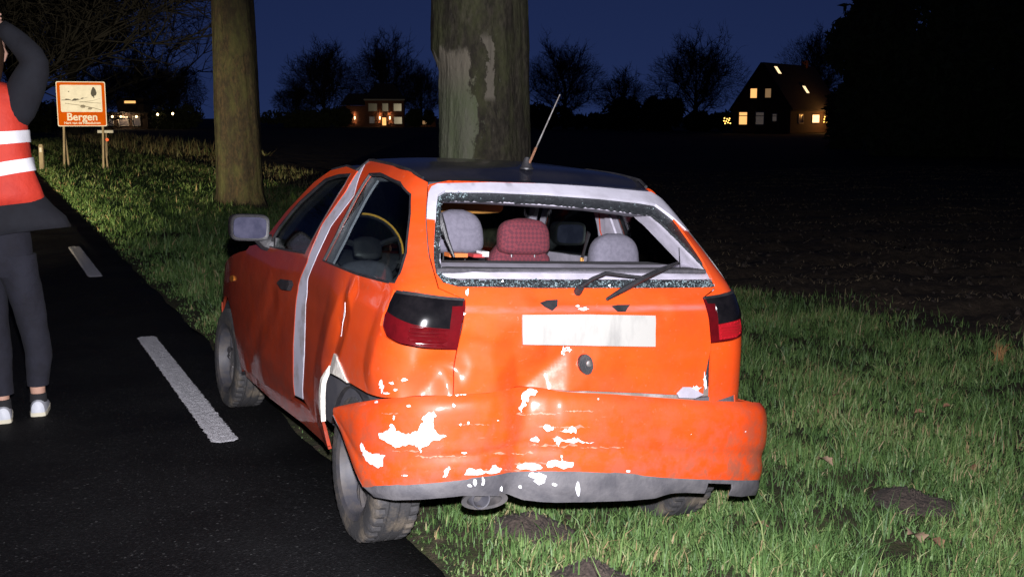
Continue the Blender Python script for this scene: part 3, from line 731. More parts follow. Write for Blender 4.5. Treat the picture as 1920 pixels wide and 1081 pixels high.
# side glass, seals, handle, repeater
for sd in (-1, 1):
    f_ = (lambda L: L) if sd < 0 else mir
    pq = quarter_o if sd < 0 else car
    panel('quarter_window', f_(inset(qwin, -.006)), [], M['glass'], .004, off=-.012, gap=0, sp=.05, dents=False)
    panel('quarter_window_seal', f_(inset(qwin, -.006)), [f_(inset(qwin, .004))], M['blackpl'], .012, off=.003, gap=0, sp=.03, dents=False)
    panel('door_window', f_(inset(dwin, -.006)), [], M['glass'], .004, off=-.012, gap=0, sp=.05, dents=False)
    panel('door_window_seal', f_(inset(dwin, -.006)), [f_(inset(dwin, .004))], M['blackpl'], .012, off=.006, gap=0, sp=.03, dents=False)
    hx = SS([(527, 531), (534, 524), (549, 526), (551, 534), (546, 545), (535, 543)])
    panel('door_handle', f_(hx), [], M['blackpl'], .02, off=.022, gap=0, sp=.01, dents=False, parent=door_o if sd < 0 else door_r)
    rp = SS(blob(437, 522, 4, 6, 10, 3, .1))
    panel('side_repeater', f_(rp), [], pm('amber_repeater', (.35, .12, .02), .3), .01, off=.008, gap=0, sp=.02, dents=False)
deco('door_scuff', SS(blob(560, 553, 13, 4, 12, 5, .6)), M['jamb'], .001, .001, parent=quarter_o) if False else None

# ---- rear bumper: hanging, bent outwards at its left end, folded in the middle
bplan = smooth_curve([(-.878, -.085), (-.866, -.20), (-.842, -.36), (-.79, -.50), (-.70, -.585), (-.56, -.635), (-.42, -.648), (-.315, -.635), (-.20, -.668), (0, -.69), (.25, -.692), (.50, -.672), (.68, -.625), (.805, -.555), (.875, -.44), (.898, -.28), (.90, -.05)], 150)
top_px = [(560, 775), (622, 764), (660, 755), (700, 749), (780, 745), (850, 743), (920, 739), (965, 734), (985, 731), (1012, 733), (1080, 738), (1150, 741), (1250, 748), (1320, 753), (1400, 755), (1480, 757)]
bot_px = [(560, 768), (622, 772), (640, 812), (665, 882), (680, 913), (730, 911), (800, 906), (870, 899), (930, 892), (985, 886), (1040, 883), (1100, 884), (1180, 889), (1260, 896), (1340, 899), (1400, 900), (1440, 899), (1500, 897)]
low_px = [(560, 772), (622, 776), (645, 826), (672, 902), (692, 934), (735, 941), (790, 940), (850, 935), (870, 933), (945, 936), (962, 932), (985, 944), (1020, 946), (1100, 945), (1180, 942), (1230, 938), (1262, 928), (1290, 927), (1335, 929), (1395, 934), (1425, 930), (1500, 925)]
def z_on(x, y, curve):
    cx, cy = zip(*curve); z = np.full(len(x), .5)
    for _ in range(12):
        q = pj(np.stack([x, y, z], -1)); tgt = np.interp(q[:, 0], cx, cy)
        q2 = pj(np.stack([x, y, z + .01], -1)); z = z + (tgt - q[:, 1]) / ((q2[:, 1] - q[:, 1]) / .01)
    return z
bx, by = bplan.T
zt, zb, zl = z_on(bx, by, top_px), z_on(bx, by, bot_px), z_on(bx, by, low_px)
tg = np.gradient(bplan, axis=0); tg /= np.linalg.norm(tg, axis=1, keepdims=True); bn = np.stack([tg[:, 1], -tg[:, 0]], -1)
if (bn[75] * [0, -1]).sum() < 0: bn = -bn
# the far side cannot be read past the silhouette: carry the heights on
vis = np.argmax(bx > .875)
for z in (zt, zb, zl): z[vis:] = z[vis] + np.linspace(0, -.03, len(z) - vis)
lft = np.argmax(bx > -.868)
NV = 30
prof_t = [0, .03, .08, .16, .30, .45, .58, .66, .72, .80, .90, 1.0]; prof_o = [-.030, -.013, -.003, .005, .010, .011, .009, .005, .001, .004, .004, -.002]
def bfun(i, t):
    """bumper surface at plan index i (float array) and height fraction t"""
    k = np.arange(len(bx)); x = np.interp(i, k, bx); y = np.interp(i, k, by); a = np.interp(i, k, zt); b = np.interp(i, k, zb)
    nx_, ny_ = np.interp(i, k, bn[:, 0]), np.interp(i, k, bn[:, 1])
    tt_ = np.linspace(0, 1, 201); pv = np.convolve(np.pad(np.interp(tt_, prof_t, prof_o), 6, 'edge'), np.ones(13) / 13, 'valid')
    o = np.interp(t, tt_, pv) * np.clip(i / 22, .15, 1); z = a + (b - a) * t
    o = o - .040 * np.clip(1 - np.abs(x + .318 + .05 * (t - .3)) / .16, 0, 1) * (1 - .35 * t)          # the fold
    o = o + .010 * np.clip(1 - np.abs(x + .20) / .05, 0, 1) * (1 - t)
    o = o - .010 * np.clip(1 - np.hypot((x + .56) / .16, (t - .45) / .35), 0, 1)                              # soft hollow left
    o = o - .006 * np.clip(1 - np.abs(t - .66 - .05 * np.sin(x * 9)) / .05, 0, 1) * np.clip(1 - np.abs(x + .5) / .28, 0, 1)
    o = o - .007 * np.clip(1 - np.abs(t - .66) / .14, 0, 1) * np.clip((x + .1) / .2, 0, 1)
    o = o + .003 * (fbm(x + 5, z * 1.0, 5, 61, 3) - .44)
    return np.stack([x + nx_ * o, y + ny_ * o, z], -1)
ii = np.linspace(0, len(bx) - 1, 190); tv_ = np.linspace(0, 1, NV)
I_, Tv = np.meshgrid(ii, tv_, indexing='ij'); BP = bfun(I_, Tv)
def bnorm(i, t):
    e = .3; a = bfun(i + e, t) - bfun(i - e, t); b = bfun(i, np.clip(t + .01, 0, 1)) - bfun(i, np.clip(t - .01, 0, 1))
    n = np.cross(a, b); n /= np.linalg.norm(n, axis=-1, keepdims=True); return n
bnn = bnorm(I_, Tv); BS = 1.0 if (bnn[95, 15] * [0, -1, 0]).sum() > 0 else -1.0
v3 = BP.reshape(-1, 3); n3 = (bnn * BS).reshape(-1, 3); w = NV; f = []
for a in range(len(ii) - 1):
    for c in range(NV - 1):
        q = a * w + c; f += [(q, q + 1, q + w + 1), (q, q + w + 1, q + w)]
f = np.array(f); aa = np.cross(v3[f[:, 1]] - v3[f[:, 0]], v3[f[:, 2]] - v3[f[:, 0]])
if (aa * n3[f[:, 0]]).sum() < 0: f = f[:, ::-1]
bump = shell('rear_bumper', v3, n3, f, .006, M['bumper'], car, 30); bump['label'] = 'hanging orange rear bumper with white scrapes and a fold'
_bi = np.arange(0, len(bx) - 1, .2); _bt = np.linspace(0, 1, 120); _BI, _BT = np.meshgrid(_bi, _bt, indexing='ij'); _bP = bfun(_BI, _BT); _bp = pj(_bP)
_bf = ((bnorm(_BI, _BT) * BS) * (CAMC - _bP)).sum(-1) > 0; _bp[~_bf] = 1e6
def SB(px, py):
    d = (_bp[..., 0] - px) ** 2 + (_bp[..., 1] - py) ** 2; i, j = np.unravel_index(np.argmin(d), d.shape); return (_bi[i] / 75.0, _bt[j] * .35)
def scrape(name, pts, mat, off=.0012, sp=.012, parent=bump, jit=0, seed=0):
    pts = ragged(pts, .5, 3, int(pts[0][0] * 7 + pts[0][1])); q = [SB(*p) for p in pts]; q = [p for k, p in enumerate(q) if k == 0 or p != q[k - 1]]
    if len(q) < 3: return
    v, f = tri2d(q, [], sp)
    if len(f) == 0: return
    i = v[:, 0] * 75.0; t = np.clip(v[:, 1] / .35, 0, 1); n = bnorm(i, t) * BS; p = bfun(i, t) + n * off
    a = np.cross(p[f[:, 1]] - p[f[:, 0]], p[f[:, 2]] - p[f[:, 0]])
    if (a * n[f[:, 0]]).sum() < 0: f = f[:, ::-1]
    mk(name, p, f, mat, parent, True)
scrape('paint_scrape', c7([(270, 605), (295, 598), (312, 590), (320, 570), (330, 578), (335, 600), (368, 608), (395, 612), (422, 600), (432, 572), (446, 560), (440, 545), (458, 532), (486, 522), (494, 534), (484, 552), (486, 590), (500, 610), (535, 618), (510, 632), (470, 640), (440, 660), (432, 682), (428, 658), (400, 650), (362, 652), (335, 664), (322, 650), (300, 640), (275, 625)]), M['white'])
scrape('paint_scrape', c7([(204, 642), (212, 655), (216, 668), (232, 680), (248, 690), (262, 684), (276, 690), (298, 692), (288, 708), (286, 735), (262, 738), (240, 728), (222, 712), (210, 690), (200, 668)]), M['white'])
scrape('paint_scrape', c7([(604, 768), (612, 752), (622, 742), (660, 744), (680, 752), (704, 750), (712, 734), (724, 728), (734, 738), (750, 744), (742, 755), (700, 762), (660, 768)]), M['white'])
scrape('paint_scrape', c7([(812, 738), (830, 726), (862, 722), (900, 728), (905, 742), (860, 745), (830, 748)]), M['white'])
scrape('paint_scrape', c7([(520, 775), (532, 745), (544, 735), (550, 746), (540, 762), (532, 778)]), M['white'])
scrape('paint_scrape', c8([(20, 800), (45, 785), (80, 784), (105, 788), (128, 800), (100, 812), (60, 806)]), M['white'])
scrape('paint_scrape', c8([(148, 784), (152, 776), (200, 774), (258, 778), (254, 800), (200, 800), (150, 800)]), M['white'])
scrape('paint_scrape', c8([(40, 500), (60, 478), (85, 470), (108, 484), (96, 498), (74, 500), (70, 520), (50, 525), (38, 512)]), M['white'])
scrape('paint_scrape', c8([(26, 548), (40, 528), (54, 522), (60, 536), (44, 552), (38, 570)]), M['white'])
scrape('paint_scrape', c8([(130, 630), (148, 620), (178, 628), (172, 644), (150, 648), (140, 640)]), M['white'])
scrape('paint_scrape', c8([(200, 645), (235, 642), (256, 628), (270, 640), (268, 656), (240, 652)]), M['white'])
scrape('paint_scrape', c8([(76, 684), (100, 668), (116, 684), (110, 694), (90, 692)]), M['white'])
scrape('paint_scrape', c8([(168, 676), (200, 674), (240, 682), (265, 674), (285, 684), (345, 692), (300, 698), (240, 694), (205, 692), (196, 712), (186, 692)]), M['white'])
for k, (x, y, a, c) in enumerate([(365, 512, 3, 3), (492, 815, 10, 5), (105, 535, 14, 4), (210, 760, 3, 11), (758, 662, 2.5, 3), (985, 650, 4, 2)]):
    scrape('paint_scrape', c8(blob(x, y, a, c, 9, 40 + k, .8)), M['white'])
for k, (x, y, a, c) in enumerate([(388, 500, 8, 4), (563, 498, 7, 6), (590, 572, 4, 4), (620, 565, 4, 6), (605, 682, 10, 3), (330, 545, 3, 9), (262, 485, 7, 5), (370, 770, 11, 2), (735, 556, 4, 2), (585, 455, 38, 5)]):
    scrape('paint_scrape', c7(blob(x, y, a, c, 9, 70 + k, .8)), M['white'])
for k, (x, y, a, c) in enumerate([(1010, 775, 34, .9), (1060, 800, 40, .8), (1030, 835, 46, .9), (960, 850, 30, .7), (890, 795, 26, .7), (760, 845, 30, .8), (830, 855, 36, .7), (1120, 838, 40, .6), (1000, 868, 34, .9), (730, 775, 18, .7), (1085, 770, 22, .6), (940, 880, 30, .8)]):
    scrape('paint_scratch', blob(x, y, a, c, 14, 140 + k, 1.0), M['scuff'], .0009)
# dark scuffed valance under the bumper
m_ = 8; VV = []; 
for a in range(len(ii)):
    for c in range(m_):
        t = c / (m_ - 1); i = ii[a]; k = np.arange(len(bx))
        top = bfun(np.array([i]), np.array([1.0]))[0]; z1 = np.interp(i, k, zl); nx_, ny_ = np.interp(i, k, bn[:, 0]), np.interp(i, k, bn[:, 1])
        o = -.002 - .012 * t + .008 * math.sin(3.1 * t); x = np.interp(i, k, bx); 
        wv = .012 * float(fbm(np.array([i * .12]), np.array([t * 2.0]), 1.0, 71, 3)[0] - .44)
        VV.append((top[0] + nx_ * (o + wv), top[1] + ny_ * (o + wv), top[2] + .004 + (z1 - top[2]) * t))
VV = np.array(VV); f = []
for a in range(len(ii) - 1):
    xm = np.interp(ii[a], np.arange(len(bx)), bx)
    for c in range(m_ - 1):
        if .46 < xm < .60 and c > 1: continue            # broken gap where the far tyre shows
        q = a * m_ + c; f += [(q, q + 1, q + m_ + 1), (q, q + m_ + 1, q + m_)]
f = np.array(f); nn = np.zeros_like(VV); fa = np.cross(VV[f[:, 1]] - VV[f[:, 0]], VV[f[:, 2]] - VV[f[:, 0]])
for q in range(3): np.add.at(nn, f[:, q], fa)
nn /= np.linalg.norm(nn, axis=1, keepdims=True) + 1e-12
if (nn * n3.reshape(len(ii), NV, 3)[:, -1][:, None].repeat(m_, 1).reshape(-1, 3)).sum() < 0: f = f[:, ::-1]; nn = -nn
shell('lower_valance', VV, nn, f, .006, M['valance'], bump, 40)
val_c = VV.reshape(len(ii), m_, 3)
_vp = pj(val_c)
def on_val(px, py):
    d = (_vp[:, :, 0] - px) ** 2 + (_vp[:, :, 1] - py) ** 2; a, c = np.unravel_index(np.argmin(d), d.shape); return val_c[a, c]
for k, (x, y, a, c) in enumerate([(1015, 897, 14, 9), (1000, 890, 8, 5), (1084, 915, 4, 11), (890, 905, 3, 7), (906, 902, 3, 8), (880, 910, 4, 3), (975, 912, 4, 3), (940, 915, 2.5, 6), (1040, 908, 6, 3)]):
    c0 = on_val(x, y); y0 = c0[1] - .004
    P = [on(px_, py_, 1, y0) + [0, 0, 0] for px_, py_ in blob(x, y, a, c, 10, 90 + k, .9)]
    ctr_ = np.mean(P, 0); mk('paint_scrape', [ctr_] + P, [(0, 1 + q, 1 + (q + 1) % 10) for q in range(10)], M['white'], bump)
# dark crossmember behind the bumper, seen in the gap
rp = [(UC - .52, .50), (UC + .62, .50), (UC + .62, .66), (UC - .52, .70)]
panel('rear_crossmember', rp, [], pm('dusty_crossmember', (.16, .13, .11), .8, (.30, .28, .27), 12, .5, .7), .02, off=-.03, gap=0, sp=.04, dents=False)
panel('bumper_bracket', [(UC + .50, .52), (UC + .80, .52), (UC + .80, .625), (UC + .50, .625)], [], M['valance'], .02, off=-.005, gap=0, sp=.03, dents=False)
panel('torn_clip', SS([(1266, 736), (1278, 724), (1292, 724), (1316, 738), (1300, 745), (1270, 744)]), [], M['primer'], .004, off=.012, gap=0, sp=.02, dents=False)
# tail pipe: flattened oval end poking under the valance
b = MB(); pe = on(905, 932, 1, -.60)
rings = []
for dy, rx_, rz_ in ((.5, .03, .03), (.06, .045, .034), (-.01, .088, .036), (-.02, .092, .034), (-.018, .07, .024), (.02, .05, .02)):
    rings.append([Vector((pe[0] + rx_ * math.cos(q), pe[1] + dy, pe[2] + rz_ * math.sin(q) - .004)) for q in np.linspace(0, 2 * math.pi, 22, endpoint=False)])
b.loft(rings, True); ex = b.build('exhaust', pm('sooty_exhaust', (.035, .033, .034), .7, (.07, .062, .058), 18, .45, .68), car)
b = MB(); b.lathe([(.04, .0), (.04, .02), (-.004, .03), (-.006, .034), (0, .037), (.05, .037)], 18, 'y', (pe[0] - .015, pe[1] - .018, pe[2])); o = b.build('exhaust_tip', M['dark'], ex)

# ---- wheels
def make_wheel(parent, loc, yaw=0.0, flip=1):
    """loc: wheel centre, flip=-1: outer face towards -x"""
    e = bpy.data.objects.new('wheel', None)
    R, Wd = .292, .182; r_in = .19
    # tyre with grooves and cut shoulders
    n = 120; prof = [(-.5, .66), (-.53, .76), (-.54, .86), (-.52, .94), (-.475, .982), (-.43, .992)]
    pr = [(x * Wd, r * R) for x, r in prof]
    for gx in (-.40, -.27, -.135, 0, .135, .27, .40):
        pass
    xs = [-.42, -.285, -.275, -.215, -.205, -.035, -.025, .025, .035, .205, .215, .275, .285, .42]; dp = [0, 0, 1, 1, 0, 0, 1, 1, 0, 0, 1, 1, 0, 0]
    mid = [(x * Wd, R * (1 - .008 * (x / .42) ** 2) - (.010 if d else 0)) for x, d in zip(xs, dp)]
    P = pr + mid + [(-x, r) for x, r in pr[::-1]]
    V = []
    for k in range(n):
        q = 2 * math.pi * k / n; cut = .008 if k % 3 == 0 else 0
        for i, (x, r) in enumerate(P):
            rr = r - (cut if i in (3, 4, 5, 6, 7, len(P) - 4, len(P) - 5, len(P) - 6, len(P) - 7, len(P) - 8) else 0)
            qq = q + .03 * (abs(x) / Wd)
            if r > .95 * R:                       # flattened where it carries the car
                zz = rr * math.cos(qq)
                if zz < -R * .965: zz = -R * .965
                V.append((x, rr * math.sin(qq), zz))
            else: V.append((x, rr * math.sin(qq), rr * math.cos(qq)))
    m = len(P); F = [(k * m + i, k * m + i + 1, ((k + 1) % n) * m + i + 1, ((k + 1) % n) * m + i) for k in range(n) for i in range(m - 1)]
    me = mk('tyre', V, F, M['tread'], None, True, 30)
    b = MB(); prof = [(.5, .665), (.545, .70), (.52, .655), (.50, .62), (.36, .60), (.20, .585), (.12, .54), (.10, .46), (.20, .36), (.22, .25), (.17, .18), (.20, .12), (.23, .06), (.23, 0)]
    b.lathe([(x * Wd * flip, r * R) for x, r in prof], 40, 'x'); rim = b.build('rim', M['rim'], None)
    br = MB(); br.lathe([(-.5 * Wd * flip, .665 * R), (-.3 * Wd * flip, .60 * R), (.1 * Wd * flip, .58 * R)], 30, 'x'); brm = br.build('rim_barrel', M['rim'], None)
    sp = MB()
    for k in range(5):
        q = 2 * math.pi * k / 5 + .3
        for dq in (-.16, .16):
            a0 = Vector((.25 * Wd * flip, .20 * R * math.sin(q + dq), .20 * R * math.cos(q + dq))); a1 = Vector((.24 * Wd * flip, .40 * R * math.sin(q + dq * .8), .40 * R * math.cos(q + dq * .8))); a2 = Vector((.15 * Wd * flip, .57 * R * math.sin(q + dq * .8), .57 * R * math.cos(q + dq * .8)))
            sp.tube([a0, a1, a2], [.014, .013, .016], 6)
    spo = sp.build('spokes', M['rim'], None)
    cap = MB(); cap.lathe([(.24 * Wd * flip, 0), (.24 * Wd * flip, .15 * R), (.31 * Wd * flip, .14 * R), (.33 * Wd * flip, .08 * R), (.33 * Wd * flip, 0)], 18, 'x')
    for k in range(4):
        q = 2 * math.pi * k / 4; cap.tube([(.2 * Wd * flip, .2 * R * math.sin(q), .2 * R * math.cos(q)), (.3 * Wd * flip, .2 * R * math.sin(q), .2 * R * math.cos(q))], .009, 6)
    capo = cap.build('hub', M['metal'], None)
    COL.objects.link(e); e.parent = parent; e.location = loc; e.rotation_euler = (0, 0, yaw)
    for o in (me, rim, brm, spo, capo): o.parent = e
    return e
make_wheel(car, (-.665, .02, .272), rad(1.5), -1); make_wheel(car, (-.705, 2.44, .262), rad(3), -1)
make_wheel(car, (.70, .0, .262), 0, 1); make_wheel(car, (.70, 2.44, .262), rad(3), 1)
for (x, y) in ((-.62, 0), (-.62, 2.44), (.62, 0), (.62, 2.44)):
    b = MB(); rings = []
    for k in range(13):
        a = rad((20 if y < 1 else -10) + (140 if y < 1 else 200) * k / 12); rings.append([Vector((x + dx, y + .325 * math.cos(a), .28 + .325 * math.sin(a))) for dx in ((-.15 if x < 0 else -.2), (.2 if x < 0 else .15))])
    b.loft(rings, False, False); o = b.build('wheel_liner', M['blackpl'], car)
    sm = o.modifiers.new('thick', 'SOLIDIFY'); sm.thickness = .006
# mud flap / liner piece seen under the left quarter
# ---- mirrors
for sd in (-1, 1):
    b = MB(); c0 = on(467, 426, 0, -.895) if sd < 0 else on(467, 426, 0, -.895) * np.array([-1, 1, 1])
    hw, hh = .098, .068
    def rr(y, sx, sz, n=24):
        o = []
        for k in range(n):
            a = 2 * math.pi * k / n; ca, sa = math.cos(a), math.sin(a); p = 4.5
            o.append(Vector((c0[0] + hw * sx * math.copysign(abs(ca) ** (2 / p), ca), c0[1] + y, c0[2] + hh * sz * math.copysign(abs(sa) ** (2 / p), sa))))
        return o
    b.loft([rr(-.02, .9, .86), rr(-.025, .98, .97), rr(-.01, 1, 1), rr(.05, .96, .94), rr(.09, .75, .7), rr(.10, .4, .4)], True); mir_o = b.build('door_mirror', M['blackpl'], car)
    b = MB(); b.loft([rr(-.0215, .84, .78), rr(-.0265, .83, .77)], True); b.build('mirror_glass', M['mirror'], mir_o, False)
    b = MB(); b.tube([(c0[0] - sd * .06, c0[1] + .05, c0[2] - .045), (sd * .80, c0[1] + .06, c0[2] - .075), (sd * .76, c0[1] + .06, c0[2] - .085)], [.03, .035, .04], 8, sy=1.2); b.build('mirror_foot', M['blackpl'], mir_o)
    b = MB(); b.box((sd * .755, 1.50, 1.02), (.02, .16, .09)); b.build('mirror_sail', M['blackpl'], car)
# ---- windscreen and pillars
V = []; F = []; nx = 13
for j in range(8):
    t = j / 7; 
    for i in range(nx):
        q = -1 + 2 * i / (nx - 1); hw = .72 * (1 - t) + .50 * t; V.append((q * hw, 1.62 * (1 - t) + 1.08 * t + (.10 * (1 - t) + .05 * t) * (1 - q * q), .985 * (1 - t) + 1.425 * t + .02 * math.sin(t * 3.14)))
F = [(j * nx + i, j * nx + i + 1, (j + 1) * nx + i + 1, (j + 1) * nx + i) for j in range(7) for i in range(nx - 1)]
o = mk('windscreen', V, F, M['clearglass'], car); sm = o.modifiers.new('thick', 'SOLIDIFY'); sm.thickness = .004
for sd in (-1, 1):
    b = MB(); b.tube([(sd * .735, 1.64, .97), (sd * .64, 1.38, 1.21), (sd * .525, 1.08, 1.42)], [.03, .026, .026], 8); b.build('windscreen_pillar', M['blackpl'] if sd < 0 else M['trim'], car)
# ---- cabin: floor, bulkheads, dash, shelf, seats, trim
b = MB(); b.box((0, 1.15, .37), (1.36, 2.3, .04)); b.box((0, -.35, .55), (1.2, .25, .04)); b.box((0, 2.75, .45), (1.1, .9, .3)); b.build('floor_pan', M['dark'], car)
b = MB(); rings = []
for y, z0, z1 in ((1.28, .62, .86), (1.36, .58, .93), (1.52, .55, .965), (1.72, .5, .96)):
    rings.append([Vector((x, y + dy, z)) for x, z, dy in ((-.70, z0, 0), (-.70, z1 - .02, 0), (-.35, z1 + .025, 0), (0, z1, 0), (.35, z1, 0), (.70, z1 - .02, 0), (.70, z0, 0))])
b.loft(rings, True); b.build('dashboard', M['dark'], car)
b = MB(); b.box((0, 1.76, .62), (1.4, .03, .66)); b.build('bulkhead', M['dark'], car)
def ppt(u, v, y): return on(u, v, 1, y)
# parcel shelf
zsh = ppt(980, 505, -.34)[2]
b = MB(); b.box((0, -.145, zsh - .012), (1.18, .46, .018), Matrix.Rotation(rad(-2.5), 3, 'X')); b.build('parcel_shelf', M['shelf'], car, bevel=.005)
# side inner trim around the quarter windows and the door frames
for sd in (-1, 1):
    f_ = (lambda L: L) if sd < 0 else mir
    yq = [(strip_r[0][0], strip_r[0][1] - .01), strip_r[1], strip_r[2], (strip_r[3][0], .97), (lampL[0][0] + .02, .98), (hatch_left[3][0] - .05, hatch_left[3][1] - .02), (hatch_left[1][0] - .04, hatch_left[1][1]), (hatch_left[0][0] - .10, hatch_left[0][1] - .05), (roof_edge[1][0] - .03, roof_edge[1][1] - .03), (roof_edge[2][0], roof_edge[2][1] - .03)]
    panel('quarter_trim', f_(yq), [f_(inset(qwin, -.004))], M['trim'], .01, off=-.045, gap=0, sp=.05, dents=False)
    panel('side_trim', f_([(strip_r[3][0], .96), (U_of(-.38, -1), .96), (U_of(-.38, -1), .35), (strip_r[3][0], .35)]), [], M['dark'], .01, off=-.06, gap=0, sp=.08, dents=False)
    panel('door_trim', f_([(U_of(1.6), .955), (U_of(.80), .975), (U_of(.80), .36), (U_of(1.6), .36)]), [], M['dark'], .02, off=-.05, gap=0, sp=.08, dents=False)
b = MB(); rings = []
for y in np.linspace(-.08, 1.06, 9): rings.append([Vector((q * (roof_hw(y) - .02), y, roofz(y) - .03 + .018 * (1 - q * q))) for q in np.linspace(-1, 1, 9)])
b.loft(rings, False, False); o = b.build('headliner', M['trim'], car); sm = o.modifiers.new('thick', 'SOLIDIFY'); sm.thickness = .008
def cushion(c, d, p=4.0, n=22, rot=None, taper=.9, m=9, dome=0):
    """rounded block, superellipse rings from bottom to top"""
    rings = []
    for j in range(m):
        v = -1 + 2 * j / (m - 1); e_ = dome if (dome and v > -.2) else 5; vv = (v + .2) / 1.2 if (dome and v > -.2) else v; s_ = max(0, 1 - abs(vv) ** e_) ** (1 / e_); s_ = max(s_, .30 if dome and v > 0 else .55); k = 1 + (taper - 1) * (v + 1) / 2; ring = []
        for i in range(n):
            a = 2 * math.pi * i / n; ca, sa = math.cos(a), math.sin(a)
            q = Vector((d[0] / 2 * k * s_ * math.copysign(abs(ca) ** (2 / p), ca), d[1] / 2 * s_ * math.copysign(abs(sa) ** (2 / p), sa), d[2] / 2 * v))
            if rot: q = rot @ q
            ring.append(q + Vector(c))
        rings.append(ring)
    return rings
def rest(name, u, v, y, w, h, dpt, mat, parent, rotz=0.0):
    c = ppt(u, v, y); b = MB(); b.loft(cushion(c, (w, dpt, h), 3.2, 26, Matrix.Rotation(rotz, 3, 'Z') @ Matrix.Rotation(rad(-8), 3, 'X'), .9, 15, 2.6), True); return b.build(name, mat, parent), c
rearseat = MB(); rearseat.loft(cushion((0, .30, .74), (1.26, .16, .52), 5, 24, Matrix.Rotation(rad(-14), 3, 'X'), .97), True); rearseat.loft(cushion((0, .58, .48), (1.26, .5, .16), 5, 24), True)
rs_ = rearseat.build('rear_seat', M['seatgrey'], car)
h1, c1 = rest('headrest', 855, 434, .24, .245, .185, .12, M['seatgrey'], rs_); h2, c2 = rest('headrest', 1150, 474, .24, .25, .175, .12, M['seatgrey'], rs_)
for c in (c1, c2):
    for dx in (-.05, .05):
        b = MB(); b.tube([(c[0] + dx, c[1] + .01, c[2] - .2), (c[0] + dx, c[1], c[2] - .05)], .005, 6); b.build('headrest_post', M['chrome'], rs_)
# front seats; the passenger's in red check cloth shows through the rear window
fp, cfp = None, ppt(978, 441, 1.02)
for k, sx in enumerate((cfp[0], -cfp[0] - .02)):
    dz = 0 if k == 0 else -.22
    fs = MB(); fs.loft(cushion((sx, 1.0, .76 + dz), (.46, .15, .70), 4, 26, Matrix.Rotation(rad(-12), 3, 'X'), .74), True); fs.loft(cushion((sx, 1.22, .47), (.48, .5, .16), 4, 24), True)
    so = fs.build('front_seat', M['check'] if k == 0 else M['seatdark'], car)
    b = MB(); b.loft(cushion((sx, cfp[1] - .02, cfp[2] - .005 + dz), (.29, .12, .185), 3.0, 26, Matrix.Rotation(rad(-10), 3, 'X'), .95, 15, 3.2), True); b.build('headrest', M['check'] if k == 0 else M['seatdark'], so)
    for dx in (-.065, .065):
        b = MB(); b.tube([(sx + dx, cfp[1] - .03, cfp[2] - .16 + dz), (sx + dx, cfp[1] - .03, cfp[2] - .04 + dz)], .0065, 8); b.build('headrest_post', M['chrome'], so)
# sun visors, grab handle, seat belts, parcel-shelf cord
pv = ppt(885, 382, 1.02)
for sx in (pv[0], -pv[0] + .1):
    b = MB(); b.loft(cushion((sx, 1.03, pv[2] - .012), (.36, .025, .085), 4, 22, Matrix.Rotation(rad(38), 3, 'X'), .97), True); b.build('sun_visor', M['visor'], car)
for (p0_, p1_) in (((1104, 436, .50), (1090, 490, .55)),):
    b = MB(); b.tube([ppt(*p0_), (ppt(*p0_) + ppt(*p1_)) / 2, ppt(*p1_)], [.02, .012, .014], 6, sy=.35); sb = b.build('seat_belt', M['blackpl'], car)
    q = ppt(1091, 489, .54); b = MB(); b.box(q, (.016, .008, .032)); b.build('belt_buckle', M['visor'], sb)
b = MB(); b.tube([ppt(1272, 438, -.16), ppt(1276, 520, -.36)], .002, 5); b.build('shelf_cord', M['blackpl'], car)
b = MB(); b.tube([ppt(830, 418, -.2), ppt(838, 448, -.22), ppt(852, 482, -.25)], [.010, .009, .004], 6); b.build('shelf_strap', M['blackpl'], car)
b = MB(); b.tube([ppt(827, 400, -.18), ppt(830, 425, -.2), ppt(834, 440, -.2)], [.006, .014, .010], 6); b.build('shelf_strap', M['blackpl'], car)
# steering wheel seen through the quarter window
cs = on(688, 466, 1, 1.22); b = MB(); tilt = Matrix.Rotation(rad(-28), 3, 'X')
b.tube([Vector(cs) + tilt @ Vector((.185 * math.cos(a), 0, .185 * math.sin(a))) for a in np.linspace(0, 2 * math.pi, 33)], .014, 8, False); sw = b.build('steering_wheel', M['blackpl'], car)
b = MB(); b.tube([Vector(cs) + tilt @ Vector((.185 * math.cos(a), -.012, .185 * math.sin(a))) for a in np.linspace(rad(-10), rad(100), 14)], .006, 6); b.build('yellow_rim_highlight', pm('yellow_highlight', (.75, .38, .05), .4), sw)  # yellow highlight along the rim, put in as a coloured band
b = MB(); b.loft(cushion(cs, (.16, .05, .12), 3, 16, tilt), True)
for a in (rad(20), rad(160), rad(270)): b.tube([Vector(cs), Vector(cs) + tilt @ Vector((.18 * math.cos(a), 0, .18 * math.sin(a)))], .016, 6)
b.build('steering_boss', M['blackpl'], sw)
# odd books / papers on the shelf
for k, (u, v, w_, h_, col) in enumerate([(855, 477, .08, .016, (.5, .13, .03)), (893, 478, .05, .014, (.32, .03, .03)), (905, 475, .03, .02, (.7, .7, .7))]):
    q = ppt(u, v, .08); b = MB(); b.box(q, (w_, .06, h_)); o = b.build('book', pm('book_cover_%d' % k, col, .5), None, False)
    o.matrix_world = m4; tag(o, ['orange-backed book lying at the left of the rear parcel shelf', 'dark red book on the rear parcel shelf beside the orange one', 'small white packet on the rear parcel shelf beside the red headrest seat'][k], 'book' if k < 2 else 'packet'); o.name = 'book' if k < 2 else 'packet'

